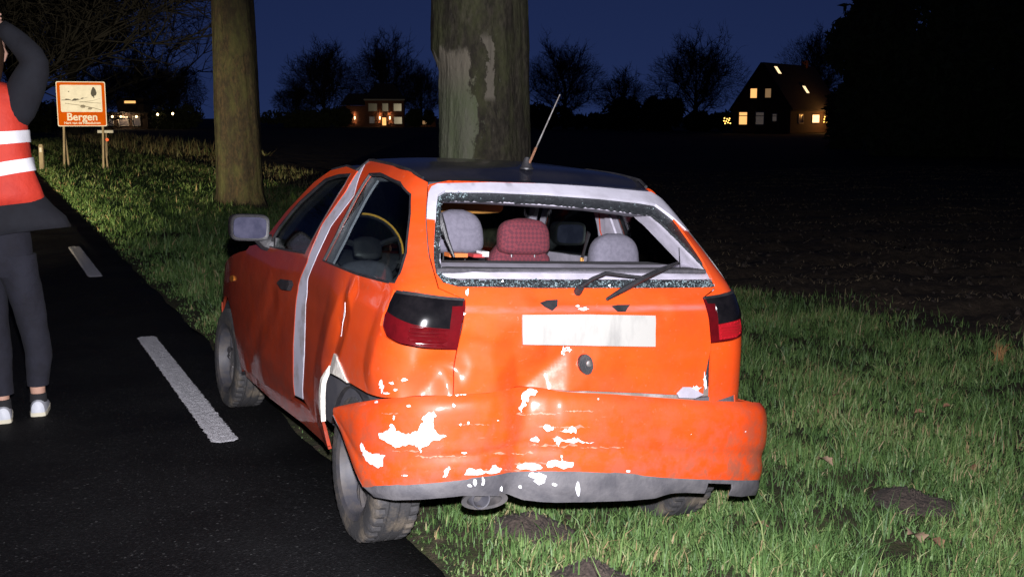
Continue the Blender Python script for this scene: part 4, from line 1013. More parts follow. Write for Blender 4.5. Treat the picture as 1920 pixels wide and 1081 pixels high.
# ================================================================== TREES
def bark_mat(name, lichen):
    m, n, l, b = nt(name); tc = n.new('ShaderNodeTexCoord')
    def noi(scale, st_=(1, 1, 1), det=8, rough=.65, off=(0, 0, 0)):
        mp = n.new('ShaderNodeMapping'); mp.inputs['Scale'].default_value = st_; mp.inputs['Location'].default_value = off; l.new(tc.outputs['Object'], mp.inputs[0])
        t = n.new('ShaderNodeTexNoise'); t.inputs['Scale'].default_value = scale; t.inputs['Detail'].default_value = det; t.inputs['Roughness'].default_value = rough
        l.new(mp.outputs[0], t.inputs['Vector']); return t.outputs[0]
    def rg(src, a, c, o0=0.0, o1=1.0):
        r = n.new('ShaderNodeMapRange'); r.inputs[1].default_value = a; r.inputs[2].default_value = c; r.inputs[3].default_value = o0; r.inputs[4].default_value = o1
        l.new(src, r.inputs[0]); return r.outputs[0]
    def mix(f, a, c):
        x = n.new('ShaderNodeMix'); x.data_type = 'RGBA'; l.new(f, x.inputs[0])
        for i, v in ((6, a), (7, c)):
            if isinstance(v, tuple): x.inputs[i].default_value = (*v, 1)
            else: l.new(v, x.inputs[i])
        return x.outputs[2]
    def math_(op, a, c):
        x = n.new('ShaderNodeMath'); x.operation = op
        for i, v in ((0, a), (1, c)):
            if isinstance(v, float): x.inputs[i].default_value = v
            else: l.new(v, x.inputs[i])
        return x.outputs[0]
    fur = noi(6, (1, 1, .22)); fine = noi(24, (1, 1, .45), 10)
    c = mix(rg(fur, .35, .65), (.045, .038, .028), (.12, .085, .05) if not lichen else (.12, .105, .075))
    c = mix(rg(fine, .4, .66), (.04, .035, .027), c)
    c = mix(rg(noi(4, (1, 1, .5)), .45, .65, 0, .6), c, (.10, .11, .045))
    c = mix(rg(noi(55, (1, 1, .3), 4), .66, .74, 0, .6), c, (.23, .23, .20))
    if lichen:
        sep = n.new('ShaderNodeSeparateXYZ'); l.new(tc.outputs['Object'], sep.inputs[0])
        edge = math_('ADD', sep.outputs[0], math_('MULTIPLY', rg(noi(3.2, (1, 1, .45), 9, .7), .2, .8, -.5, .5), .55))
        worn = math_('MULTIPLY', rg(edge, -.075, -.115), rg(math_('ADD', sep.outputs[2], math_('MULTIPLY', rg(noi(6, (1, 1, .3)), .2, .8, -.5, .5), .35)), 2.62, 2.55))
        sm = mix(rg(noi(5, (1, 1, .35)), .35, .7), (.20, .20, .145), (.155, .185, .095))
        sm = mix(rg(sep.outputs[2], 2.1, 2.45), sm, (.25, .22, .165))
        sm = mix(rg(noi(36, (1, 1, .3), 6), .55, .72, 0, .6), sm, (.27, .26, .21))
        c = mix(worn, c, sm)
        s2 = math_('MULTIPLY', rg(math_('ABSOLUTE', math_('ADD', math_('ADD', sep.outputs[0], -.10), math_('MULTIPLY', rg(noi(4, (1, 1, .6)), .2, .8, -.5, .5), .30)), 0.0), .055, .040), rg(sep.outputs[2], 2.08, 2.14))
        c = mix(math_('MULTIPLY', s2, rg(sep.outputs[2], 2.80, 2.70)), c, (.22, .195, .15))
    l.new(c, b.inputs['Base Color']); b.inputs['Roughness'].default_value = .9; b.inputs['Specular IOR Level'].default_value = .2
    h = math_('ADD', math_('MULTIPLY', fur, .7), math_('MULTIPLY', fine, .45))
    u = n.new('ShaderNodeBump'); u.inputs['Strength'].default_value = .9; u.inputs['Distance'].default_value = .05
    l.new(h, u.inputs['Height']); l.new(u.outputs[0], b.inputs['Normal']); return m
M['bark_main'] = bark_mat('worn_lichen_bark', True); M['bark'] = bark_mat('furrowed_bark', False)
M['twig'] = pm('bare_twigs', (.0055, .005, .0045), .9, (.009, .008, .007), 3)
def branches(r, base, direction, length, radius, level, out, droop=0.0):
    n = 4 if level < 2 else 3; p = Vector(base); d = Vector(direction).normalized(); pts = [p.copy()]; rr = [radius]
    for i in range(n):
        d = (d + Vector((r.gauss(0, .16), r.gauss(0, .16), r.gauss(0, .12) + .06 - droop))).normalized(); p = p + d * (length / n); pts.append(p.copy()); rr.append(radius * (1 - .8 * (i + 1) / n))
    out.append((level, pts, rr))
    return pts, rr
def fast_mesh_mixed(name, V, quads_, tris_, mat, parent):
    T = np.vstack([quads_[:, [0, 1, 2]], quads_[:, [0, 2, 3]], tris_]); return fast_mesh(name, V, T, mat, parent)
def bare_tree(name, x, y, height, spread, seed, label, group=None, trunk_r=.3, clear=.25, dens_=1.0, z=None, lean=0, fine=.012):
    r = random.Random(seed); z = tz(x, y) if z is None else z; root = empty(name, (x, y, z)); tag(root, label, 'tree', group)
    T = []; tr = []; h = height * .62
    for k in range(7): tr.append(Vector((lean * k / 6 + r.gauss(0, .02) * height * .1, r.gauss(0, .02) * height * .1, h * k / 6)))
    mt = MB(); mt.tube(tr, [trunk_r * (1.25 if k == 0 else 1 - .11 * k) for k in range(7)], 9); mt.build('trunk', M['twig'], root)
    out = []
    for i in range(int(14 * dens_)):
        t = clear + (1 - clear) * (i + .5) / (14 * dens_); k = min(int(t * 6), 5); p = tr[k].lerp(tr[k + 1], t * 6 - k); a = i * 2.4 + r.random()
        el = .35 + 1.0 * t; d = Vector((math.cos(a) * math.cos(el), math.sin(a) * math.cos(el), math.sin(el)))
        L = spread * (.95 - .35 * t) * r.uniform(.8, 1.1) + height * .12 * t; P, R_ = branches(r, p, d, L, trunk_r * .34 * (1 - .5 * t), 1, out)
        for j in range(int(9 * dens_)):
            q = P[1 + j % 4]; d2 = ((q - P[0]).normalized() + Vector((r.gauss(0, .6), r.gauss(0, .6), r.gauss(.25, .5)))); P2, _ = branches(r, q, d2, L * .48 * r.uniform(.6, 1.2), max(trunk_r * .10, .025), 2, out)
            for m_ in range(int(7 * dens_)):
                q2 = P2[1 + m_ % 3]; d3 = (q2 - P2[0]).normalized() + Vector((r.gauss(0, .7), r.gauss(0, .7), r.gauss(.2, .6))); P3, _ = branches(r, q2, d3, L * .26 * r.uniform(.6, 1.3), max(fine * 1.8, .016), 3, out)
                for q_ in range(4):
                    q3 = P3[1 + q_ % 3]; d4 = (q3 - P3[0]).normalized() + Vector((r.gauss(0, .8), r.gauss(0, .8), r.gauss(.1, .6))); branches(r, q3, d4, L * .14 * r.uniform(.6, 1.3), fine, 4, out)
    b = MB()
    for lv, P, R_ in out: b.tube(P, R_, 6 if lv == 1 else 4 if lv == 2 else 3, False)
    V = np.array(b.v); F = np.array(b.f)
    # finest outer twigs fill the round crown between the branches
    g = np.random.default_rng(seed); m = int(5200 * dens_); d = g.normal(size=(m, 3)); d /= np.linalg.norm(d, axis=1, keepdims=True); q = g.uniform(.15, 1, (m, 1)) ** .45
    wob = 1 + .22 * (fbm(d[:, 0] * 1.6 + seed, d[:, 1] * 1.6 + d[:, 2] * 1.3, 1.5, seed, 3)[:, None] - .45) * 2
    hc_ = height * (.30 + .33); C = np.array([lean, 0, hc_]) + d * q * wob * np.array([spread * 1.08, spread * 1.08, height * .38]); dr = d + g.normal(size=(m, 3)) * .55; dr[:, 2] += .35; dr /= np.linalg.norm(dr, axis=1, keepdims=True)
    L_ = g.uniform(.5, 1.2, (m, 1)) * spread * .15; sd = np.cross(dr, g.normal(size=(m, 3))); sd /= np.linalg.norm(sd, axis=1, keepdims=True); sd *= fine * .8; sd2 = np.cross(dr, sd)
    Tw = np.stack([C - sd, C + sd, C + sd2 * 1.6, C + dr * L_], 1).reshape(-1, 3); k4 = np.arange(m)[:, None] * 4 + len(V)
    Fq = np.concatenate([k4 + [0, 1, 3, 3], k4 + [1, 2, 3, 3], k4 + [2, 0, 3, 3]]).astype(int)
    cm = MB(); fast_mesh_mixed('crown', np.vstack([V, Tw]), F, Fq[:, :3], M['twig'], root)
    return root
def road_trunk(x, y, r0, h, mat, label, seed, bulge=None, lean=(0, 0)):
    z = tz(x, y); root = empty('roadside_tree', (x, y, z)); tag(root, label, 'tree', 'big trees along the verge')
    n = 220; hs = np.concatenate([np.linspace(-.15, 4.0, 190), np.linspace(4.3, h, 14)]); V = []
    A = np.linspace(0, 2 * math.pi, n, endpoint=False)
    for q in hs:
        rr = r0 * (1 - .03 * q) * (1 + .22 * np.clip(1 - q / .45, 0, 1) ** 2 * (1 + .35 * np.sin(A * 5 + seed))) if q < 4.5 else np.full(n, r0 * (1 - .03 * q))
        rr = rr * (1 + .035 * np.sin(A * 3 + seed) + .02 * np.sin(A * 7 + q * .6 + seed))
        rr = rr * (1 + .10 * (fbm(np.cos(A) * 2 + 7 + seed, np.sin(A) * 2 + q * .35, 2.2, 80 + seed, 4) - .47)) + .016 * (fbm(A * 5, q * 1.1 + 0 * A, 1.6, 90 + seed, 4) - .47) +   .022 * np.abs(fbm(A * 12, q * 3.5 + 0 * A, 1.4, 95 + seed, 3) - .45)
        if bulge is not None: rr = rr + bulge(A, q)
        V.append(np.stack([np.cos(A) * rr + lean[0] * q, np.sin(A) * rr + lean[1] * q, q + 0 * A], -1))
    V = np.vstack(V); F = [(i * n + k, i * n + (k + 1) % n, (i + 1) * n + (k + 1) % n, (i + 1) * n + k) for i in range(len(hs) - 1) for k in range(n)]
    t = mk('trunk', V, F, mat, root, True, 0)
    r = random.Random(seed); out = []
    for i in range(9):
        a = i * 2.4; zz = h - 2.6 + 2.5 * i / 8; d = Vector((math.cos(a), math.sin(a), .55 + .1 * i)); P, _ = branches(r, (lean[0] * zz, lean[1] * zz, zz), d, r.uniform(4, 5.5), .16, 1, out)
        for j in range(7):
            q = P[1 + j % 4]; P2, _ = branches(r, q, (q - P[0]).normalized() + Vector((r.gauss(0, .6), r.gauss(0, .6), r.gauss(.2, .5))), r.uniform(1.6, 2.8), .05, 2, out)
            for k in range(5): branches(r, P2[1 + k % 3], (P2[2] - P2[0]).normalized() + Vector((r.gauss(0, .8), r.gauss(0, .8), r.gauss(.1, .6))), r.uniform(.7, 1.5), .015, 3, out)
    b = MB()
    for lv, P, R_ in out: b.tube(P, R_, 6 if lv == 1 else 4, False)
    b.build('crown', M['twig'], root, False); return root
def bul(A, q):                                              # burl on the left edge, high on the near trunk
    d = np.abs((A - math.pi + math.pi) % (2 * math.pi) - math.pi); return .085 * np.clip(1 - d / .9, 0, 1) ** .8 * np.clip((q - 2.42) / .22, 0, 1)
road_trunk(-.315, 12.4, .508, 9, M['bark_main'], 'thick tree trunk with pale worn bark patch right behind the orange car', 1, bul)
road_trunk(-5.80, 24.6, .50, 10, M['bark'], 'mossy brown tree trunk on the verge left of the orange car', 4, None, (-.008, 0))
# far trees
FAR = []
def at(px, D): return (px - 960) / FPX * D / 1.0, D
for k, (px, D, hh, sp, tr_, lab, dn) in enumerate([
    (612, 250, 14.5, 8.5, .5, 'wide bare tree behind the left wing of the red lit house', 1.25), (728, 265, 16.5, 10.0, .55, 'tallest bare tree behind the gutter of the red lit house', 1.25), (560, 300, 9.0, 6.0, .4, 'low bare tree left of the red lit house', 1.0),
    (792, 255, 11, 6.0, .4, 'bare tree right of the red lit house, cut by the big trunk', 1.0),
    (1058, 190, 12.5, 6.6, .45, 'round bare tree just right of the big trunk', 1.2), (1165, 260, 10.5, 6.5, .4, 'pale thin bare tree between the two round crowns', .9), (1300, 165, 11.5, 6.6, .45, 'bare tree with fanned branches left of the dark farmhouse', 1.15),
    (1518, 175, 14.0, 5.2, .4, 'narrow bare tree behind the farmhouse roof', 1.15), (330, 210, 10.5, 6.0, .4, 'dark bare tree left of the mossy trunk at the horizon', 1.2), (268, 260, 12.5, 8.0, .45, 'bare tree behind the lit low building', 1.2), (205, 300, 14, 8.0, .45, 'bare tree behind the orange sign', 1.1)]):
    x, y = at(px, D); bare_tree('bare_tree', x, y, hh, sp, 100 + k, lab, 'bare trees on the horizon', tr_, .2, dn, z=-.4, fine=.030 if D > 200 else .022)
# big trees over the road at the far left
for k, (px, D, hh, sp, lab) in enumerate([(-60, 52, 17, 9.5, 'tall bare tree over the road behind the person in the vest'), (40, 78, 19, 10.5, 'tall bare tree on the road side, left of the orange sign'), (150, 105, 22, 12, 'far tall bare tree above the orange sign'), (-10, 120, 20, 11, 'distant tall bare tree at the left edge of the road')]):
    x, y = at(px, D); bare_tree('tall_bare_tree', x, y, hh, sp, 200 + k, lab, 'tall bare trees at the left', .45, .16, 1.35, z=0, fine=.03)
# evergreens: trunk and many small leaf clumps
M['needle'] = pm('dark_evergreen_foliage', (.010, .016, .008), .9, (.020, .030, .013), 2)
def evergreen(name, x, y, lobes, label, cat, group, seed, n=15000, size=.3, z=None, trunk=.3):
    r = np.random.default_rng(seed); z = tz(x, y) if z is None else z; root = empty(name, (x, y, z)); tag(root, label, cat, group)
    top = max(l[2] + l[5] for l in lobes)
    if trunk: MB().tube([(0, 0, -.2), (.1, 0, top * .4), (0, .1, top * .9)], [trunk, trunk * .7, trunk * .2], 8).build('trunk', M['twig'], root)
    vol = np.array([l[3] * l[4] * l[5] for l in lobes]) ** .75; pick = r.choice(len(lobes), n, p=vol / vol.sum()); L = np.array(lobes)[pick]
    d = r.normal(size=(n, 3)); d /= np.linalg.norm(d, axis=1, keepdims=True); rad_ = r.uniform(.25, 1, n)[:, None] ** .5 * (1 + .18 * r.normal(size=(n, 1)) * (r.random((n, 1)) < .3))
    C = L[:, :3] + d * rad_ * L[:, 3:6]; C[:, 2] = np.maximum(C[:, 2], .05)
    a = r.normal(size=(n, 3)); a /= np.linalg.norm(a, axis=1, keepdims=True); b = np.cross(a, r.normal(size=(n, 3))); b /= np.linalg.norm(b, axis=1, keepdims=True)
    s_ = size * r.uniform(.5, 1.3, (n, 1)); V = np.stack([C - a * s_, C - b * s_ * .35, C + a * s_, C + b * s_ * .35], 1).reshape(-1, 3); fast_mesh('crown' if trunk else 'foliage', V, np.arange(n * 4).reshape(-1, 4), M['needle'], root); return root
for k, (px, D, h, w, lab) in enumerate([(1665, 62, 13, 2.9, 'black evergreen tree at the right with ragged left edge'), (1760, 60, 15, 3.4, 'tall black evergreen second from the right edge'), (1870, 58, 15, 3.5, 'tall black evergreen at the right edge of the field'), (1960, 60, 14, 3.4, 'black evergreen cut by the right picture edge'), (1608, 74, 8.2, 2.0, 'lower black evergreen in front of the farmhouse corner')]):
    x, y = at(px, D); r = random.Random(k); lob = [(r.gauss(0, .35) * w, r.gauss(0, .3) * w, h * q, w * (1.05 - .75 * q) * r.uniform(.8, 1.15), w * (1.0 - .7 * q), h * .13) for q in (.08, .2, .32, .44, .56, .68, .8, .92)]
    evergreen('evergreen_tree', x, y, lob, lab, 'tree', 'black evergreens at the right', 300 + k, 16000, .34, z=-.4)
for k, (px, D, w, h, lab) in enumerate([(1190, 170, 4.5, 4.8, 'tall dark bush between two bare trees on the horizon'), (1245, 165, 3.0, 5.2, 'dark upright bush left of the fanned bare tree'), (1110, 185, 4, 3.0, 'dark bush at the foot of the round bare tree'), (1330, 160, 3.2, 2.8, 'low dark bush left of the farmhouse'), (1020, 180, 4, 4.2, 'dark bush beside the big trunk on the horizon'), (560, 215, 7, 3.4, 'long low dark bush left of the red lit house'), (630, 222, 4, 4.0, 'dark bush at the left end of the red lit house'), (790, 226, 2.6, 3.6, 'dark bush right of the red lit house'), (350, 190, 6, 4.4, 'dark bush left of the mossy trunk'), (120, 150, 9, 5.0, 'dark bush behind the posts of the orange sign'), (1600, 90, 3, 4.0, 'dark bush at the right end of the farmhouse')]):
    x, y = at(px, D); r = random.Random(k); lob = [(r.uniform(-.7, .7) * w, r.uniform(-.4, .4) * w, h * r.uniform(.3, .6), w * r.uniform(.35, .6), w * .4, h * r.uniform(.35, .5)) for q in range(6)]
    evergreen('dark_bush', x, y, lob, lab, 'bush', 'dark bushes along the horizon', 400 + k, 3500, .45, z=-.4, trunk=0)

# ================================================================== FAR HOUSES
M['brick'] = pm('far_brick', (.16, .065, .04), .9, (.11, .045, .03), 4); M['rooftile'] = pm('far_roof_tiles', (.022, .02, .019), .9, (.016, .015, .015), 3)
M['darkwall'] = pm('far_dark_wall', (.05, .028, .020), .9, (.035, .022, .017), 4); M['frame'] = pm('white_window_frame', (.30, .29, .27), .6)
M['lit'] = emat('lit_window', (1, .50, .16), 1.25); M['lit2'] = emat('bright_lit_window', (1, .72, .40), 1.5); M['dim'] = emat('dim_window', (.55, .33, .16), .38); M['faint'] = emat('faint_window', (.16, .13, .12), .28)
M['bulb'] = emat('glowing_bulb', (1, .66, .30), 9.0); M['fairy'] = emat('fairy_lights', (1, .55, .12), 4.0); M['darkpane'] = pm('dark_pane', (.01, .01, .012), .15)
def glow(parent, loc, power, col=(1, .55, .22), r=.05):
    l = bpy.data.lights.new('lamp_glow', 'POINT'); l.energy = power; l.color = col; l.shadow_soft_size = r
    o = bpy.data.objects.new('lamp_glow', l); COL.objects.link(o); o.location = loc; o.parent = parent; return o
def window(parent, c, w, h, pane, ax='x', bars=0):
    """window on a facade: ax = facade direction; c = centre on the wall face, outward is -y for 'x', +x for 'y'"""
    def bx_(dc, du, dz, dn): 
        return ((c[0] + dc[0], c[1] + dc[2], c[2] + dc[1]), (du, dn, dz)) if ax == 'x' else ((c[0] - dc[2], c[1] + dc[0], c[2] + dc[1]), (dn, du, dz))
    b = MB()
    for dc, du, dz in (((-w / 2, 0, -.03), .1, h + .1), ((w / 2, 0, -.03), .1, h + .1)): b.box(*bx_(dc, du, dz, .1))
    for dc, du, dz in (((0, -h / 2, -.028), w - .1, .1), ((0, h / 2, -.028), w - .1, .1)): b.box(*bx_(dc, du, dz, .1))
    if bars: b.box(*bx_((0, h * .2, -.03), w - .1, .09, .08))
    wo_ = b.build('window', M['frame'] if pane in ('darkpane', 'faint') else M['darkwall'], parent, False)
    b = MB(); b.box(*bx_((0, 0, -.012), w - .1, h - .1, .02)); b.build('pane', M[pane], wo_, False); return wo_
def gable_house(name, x, y, rz, w, L, eave, ridge, label, wall, z=-.4):
    root = empty(name, (x, y, z), rz); tag(root, label, 'house')
    V = [(-w / 2, 0, 0), (w / 2, 0, 0), (w / 2, 0, eave), (0, 0, ridge), (-w / 2, 0, eave)]; V += [(a, L, c) for a, _, c in V]
    mk('wall', V, [(0, 1, 2, 3, 4), (9, 8, 7, 6, 5), (0, 5, 6, 1), (1, 6, 7, 2), (4, 9, 5, 0), (2, 7, 8, 3), (3, 8, 9, 4)], wall, root, False)
    sl = Vector((w / 2, 0, eave - ridge)).normalized(); roofs = []
    for sd in (-1, 1):
        n = Vector((sd * (ridge - eave), 0, w / 2)).normalized(); a = Vector((0, 0, ridge)) + n * .02; e = Vector((sd * w / 2, 0, eave)) + Vector((sd * sl.x, 0, sl.z)) * .45 + n * .02
        P = []
        for q in (a, e):
            for yy in (-.3, L + .3):
                for t in (0, .16): P.append(Vector((q.x, yy, q.z)) + n * t)
        roofs.append(mk('roof', P, [(0, 1, 3, 2), (4, 6, 7, 5), (1, 5, 7, 3), (0, 2, 6, 4), (0, 4, 5, 1), (2, 3, 7, 6)], M['rooftile'], root, False))
        b = MB(); b.tube([(e.x, -.3, e.z - .05), (e.x, L + .3, e.z - .05)], .07, 6); b.build('gutter', M['frame'] if name == 'brick_house' else M['rooftile'], root)
    return root, roofs
# farmhouse on the right: gable end towards the road
HD = 140.0; hx = (1419 - 960) / FPX * HD
fh, rf = gable_house('farmhouse', hx + .2, HD, rad(-37), 7.5, 15.0, 3.05, 8.3, 'dark gabled farmhouse with lit windows at the right of the field', M['darkwall'], z=-.3)
for (ox, oz, w, h, p, br) in [(-1.05, 4.75, .95, 1.2, 'lit', 0), (.82, 4.75, .85, 1.15, 'dim', 0), (-2.35, 1.75, 1.15, 1.55, 'lit', 1), (-.15, 1.75, 1.1, 1.5, 'faint', 1), (1.75, 1.85, .6, .9, 'faint', 1)]: window(fh, (ox, -.005, oz), w, h, p, 'x', br)
window(fh, (3.755, 7.6, 1.7), 2.4, 1.05, 'lit2', 'y'); window(fh, (3.755, 3.0, 1.7), 1.4, 1.05, 'darkpane', 'y')
nrm = Vector((8.3 - 3.05, 0, 3.75)).normalized()
for (t, yy, p) in ((.17, 2.5, 'lit2'), (.60, 7.4, 'lit2')):
    c = Vector((3.75 * t, yy, 8.3 - 5.25 * t)) + nrm * .20; sl = Vector((3.75, 0, -5.25)).normalized(); b = MB()
    for du, dv, a_, c_ in ((-.55, 0, .1, 1.2), (.55, 0, .1, 1.2), (0, -.6, 1.2, .1), (0, .6, 1.2, .1)): b.box(c + Vector((0, du, 0)) + sl * dv, (c_, a_, .12), Matrix((sl, (0, 1, 0), nrm)).transposed())
    wdw = b.build('roof_window', M['rooftile'], fh, False); b = MB(); b.box(c - nrm * .0, (1.1, 1.0, .04), Matrix((sl, (0, 1, 0), nrm)).transposed()); b.build('pane', M[p], wdw, False)
b = MB(); b.box((4.9, 11.0, 2.35), (.12, .12, .24)); ln = b.build('wall_lamp', M['bulb'], fh, False); glow(fh, (5.6, 9.0, 2.2), 420, (1, .42, .10), .1)
b = MB(); b.box((0, 12.5, 8.3), (.7, .7, 1.5)); b.build('chimney', M['brick'], rf[0], False)
def fairy(name, x, y, z, w, h, n, seed, label):
    r = random.Random(seed); b = MB(); pts = []
    for k in range(n): pts.append(Vector((w * (k / (n - 1) - .5) + r.gauss(0, .05), r.gauss(0, .1), h * (.5 + .45 * math.sin(k * 2.1)) + r.gauss(0, .05))))
    root = empty(name, (x, y, z)); tag(root, label, 'lights'); b.tube(pts, .015, 4, False); b.build('cable', M['blackpl'], root); b = MB()
    for p in pts: b.lathe([(-.08, 0), (-.05, .07), (.04, .08), (.09, 0)], 6, 'z', p)
    b.build('bulbs', M['fairy'], root); MB().tube([(0, 0, -.8), (0, 0, h)], .04, 5).build('stake', M['blackpl'], root)
x, y = at(1359, 139); fairy('fairy_lights', x, y, .75, .8, .8, 9, 1, 'small string of lights left of the farmhouse gable')
x, y = at(1546, 146); fairy('fairy_lights', x, y, .95, 1.5, .8, 16, 2, 'larger string of lights at the right end of the farmhouse')
# lit red-brick house in the middle distance
BD = 228.0; bxx = (722 - 960) / FPX * BD
bh = empty('brick_house', (bxx, BD, -.6), rad(4)); tag(bh, 'red brick house with wall lamps and white windows behind the field', 'house')
b = MB(); b.box((.2, 4.5, 2.75), (7.6, 9, 5.5)); b.build('wall', M['brick'], bh, False)
b = MB(); b.box((-6.0, 5.2, 1.9), (4.6, 7, 5.0)); b.build('side_wing_wall', M['brick'], bh, False)
b = MB(); b.loft([[Vector(p) for p in q] for q in ([(-4.0, -.5, 5.65), (4.4, -.5, 5.65), (4.4, 9.5, 5.65), (-4.0, 9.5, 5.65)], [(-1.4, 3.8, 8.8), (1.8, 3.8, 8.8), (1.8, 5.2, 8.8), (-1.4, 5.2, 8.8)])]); rf2 = b.build('roof', M['rooftile'], bh, False)
b = MB(); b.loft([[Vector(p) for p in q] for q in ([(-8.6, 1.4, 4.5), (-3.7, 1.4, 4.5), (-3.7, 9, 4.5), (-8.6, 9, 4.5)], [(-7.2, 4.8, 6.8), (-3.7, 4.8, 6.8), (-3.7, 5.4, 6.8), (-7.2, 5.4, 6.8)])]); b.build('roof', M['rooftile'], bh, False)
b = MB(); b.box((.2, -.42, 5.5), (8.0, .35, .28)); b.build('gutter', M['frame'], bh, False)
for ox, oz, w, h, p in [(-2.1, 4.05, 1.7, 1.5, 'darkpane'), (.35, 4.05, 1.2, 1.55, 'darkpane'), (2.75, 4.05, 1.6, 1.5, 'darkpane'), (-2.3, 1.6, 1.0, 1.3, 'faint'), (2.8, 1.5, 1.6, 1.4, 'darkpane')]: window(bh, (ox, -.005, oz), w, h, p, 'x')
b = MB(); b.box((.1, -.03, 1.2), (1.05, .06, 2.1)); dr = b.build('door', M['darkwall'], bh, False); b = MB(); b.box((.1, -.075, 1.3), (.75, .02, 1.5)); b.build('pane', M['lit'], dr, False)
for ox, oy, pw in ((-.75, 0, 15), (1.2, 0, 15), (-5.75, 1.7, 14)):
    b = MB(); b.box((ox, oy - .28, 2.0), (.16, .16, .55)); b.build('wall_lamp', M['bulb'], bh, False); glow(bh, (ox, oy - .22, 2.7), pw, (1, .50, .20), .06); glow(bh, (ox, oy - .22, 1.3), pw * .7, (1, .50, .20), .06)
x, y = at(792, 230); an = empty('garden_annex', (x, y, -.6)); tag(an, 'low brick outbuilding with a dim window right of the red lit house', 'building')
b = MB(); b.box((0, 2, 1.05), (5.6, 4, 2.1)); b.build('wall', M['brick'], an, False); b = MB(); b.box((0, 2, 2.2), (6.0, 4.6, .2)); b.build('roof', M['rooftile'], an, False); window(an, (.6, -.005, 1.2), .9, 1.0, 'dim', 'x'); window(an, (-1.2, -.005, 1.2), .6, .9, 'faint', 'x')
glow(an, (.6, -.9, 1.6), 8)
# low modern building with lamps, far left
LD = 190.0; x, y = at(240, LD); lb = empty('low_building', (x, y, -.5)); tag(lb, 'low flat-roofed building with bright lamps behind the orange sign', 'building')
b = MB(); b.box((0, 5, 1.35), (7.5, 9, 2.7)); b.build('wall', M['darkwall'], lb, False); b = MB(); b.box((0, 5, 2.8), (8.1, 9.8, .22)); b.build('roof', M['rooftile'], lb, False); b = MB(); b.box((0, 6, 4.0), (4.4, 5, 2.2)); b.build('upper_wall', M['darkwall'], lb, False)
b = MB(); b.box((0, 6, 5.15), (4.8, 5.6, .2)); b.build('roof', M['rooftile'], lb, False); window(lb, (0, 3.495, 4.55), 2.0, .5, 'lit', 'x')
for ox, w in ((-2.4, 1.0), (-.2, 1.6), (1.9, 1.3)): window(lb, (ox, .495, 1.4), w, 1.5, 'faint', 'x')
for ox in (-1.95, -.55, 2.0): b = MB(); b.lathe([(-.16, 0), (-.12, .13), (.1, .15), (.17, 0)], 8, 'z', (ox, .25, 2.15)); b.build('wall_lamp', M['bulb'], lb)
glow(lb, (0, -.4, 2.2), 160, (1, .7, .4))
for px, D, hh, lab in ((303, 185, 2.3, 'left of two glowing lamp posts beyond the verge'), (331, 180, 2.4, 'right of two glowing lamp posts beyond the verge')):
    x, y = at(px, D); root = empty('lamp_post', (x, y, -.5)); tag(root, lab, 'lamp post', 'garden lamp posts'); MB().tube([(0, 0, 0), (0, 0, hh)], .05, 6).build('post', M['blackpl'], root); b = MB(); b.lathe([(0, 0), (.03, .1), (.2, .18), (.34, .12), (.4, 0)], 10, 'z', (0, 0, hh)); b.build('globe', M['bulb'], root)

# ================================================================== ROAD SIGN
def flat(name, pts, mat, parent, y, th=.002):
    n = len(pts); V = [(a, y, c) for a, c in pts] + [(a, y + th, c) for a, c in pts]; return mk(name, V, [tuple(range(n)), tuple(range(2 * n - 1, n - 1, -1))] + [(i, n + i, n + (i + 1) % n, (i + 1) % n) for i in range(n)], mat, parent, False)
SD = 38.4; sx = (163 - 960) / FPX * SD; sz = tz(sx, SD)
sg = empty('place_sign', (sx, SD, sz), rad(17)); tag(sg, 'orange tourist place sign on four slanted posts beside the road', 'sign')
M['signo'] = pm('orange_sign_face', (.62, .105, .004), .8, (.54, .09, .004), 3, spec=0); M['signw'] = pm('white_sign_face', (.84, .83, .80), .8, (.74, .73, .70), 4, spec=0); M['ink'] = pm('sign_ink', (.02, .02, .018), .6); M['ink2'] = pm('sign_grey_ink', (.22, .20, .17), .6); M['post'] = pm('pale_wood_post', (.40, .32, .22), .8, (.28, .22, .15), 12, stretch=(1, 1, .2))
zb_, zt_ = 1.48, 2.94; hw = .765
def rrect(x0, x1, z0, z1, r=.05, n=5): return [(cx + r * math.cos(a), cz + r * math.sin(a)) for cx, cz, a0 in ((x1 - r, z0 + r, -90), (x1 - r, z1 - r, 0), (x0 + r, z1 - r, 90), (x0 + r, z0 + r, 180)) for a in [rad(a0 + 90 * k / n) for k in range(n + 1)]]
flat('panel', rrect(-hw, hw, zb_, zt_), M['signw'], sg, 0, .03)['label'] = 'white-edged sign board'
flat('face', rrect(-hw + .025, hw - .025, zb_ + .025, zt_ - .025), M['signo'], sg, -.004, .003)
flat('picture', rrect(-.645, .645, zb_ + .47, zt_ - .11, .04), M['signw'], sg, -.008, .003)
px0, px1, pz0, pz1 = -.645, .645, zb_ + .47, zt_ - .11
def PP(a, c): return px0 + (px1 - px0) * a, pz0 + (pz1 - pz0) * c
def ink(pts, mat='ink'): flat('picture_line', [PP(*p) for p in pts], M[mat], sg, -.0115, .003)
ink([(.02, .445), (.10, .45), (.13, .49), (.20, .48), (.27, .43), (.33, .50), (.42, .49), (.47, .46), (.52, .53), (.58, .52), (.66, .555), (.66, .545), (.55, .50), (.45, .455), (.30, .41), (.20, .44), (.02, .425)])
ink([(.76, .58), (.80, .56), (.82, .60), (.86, .62), (.88, .70), (.86, .82), (.82, .92), (.79, .93), (.75, .80), (.735, .68)]); ink([(.79, .58), (.815, .58), (.82, .52), (.80, .52)])
ink([(.19, .74), (.22, .74), (.22, .77), (.19, .77)])
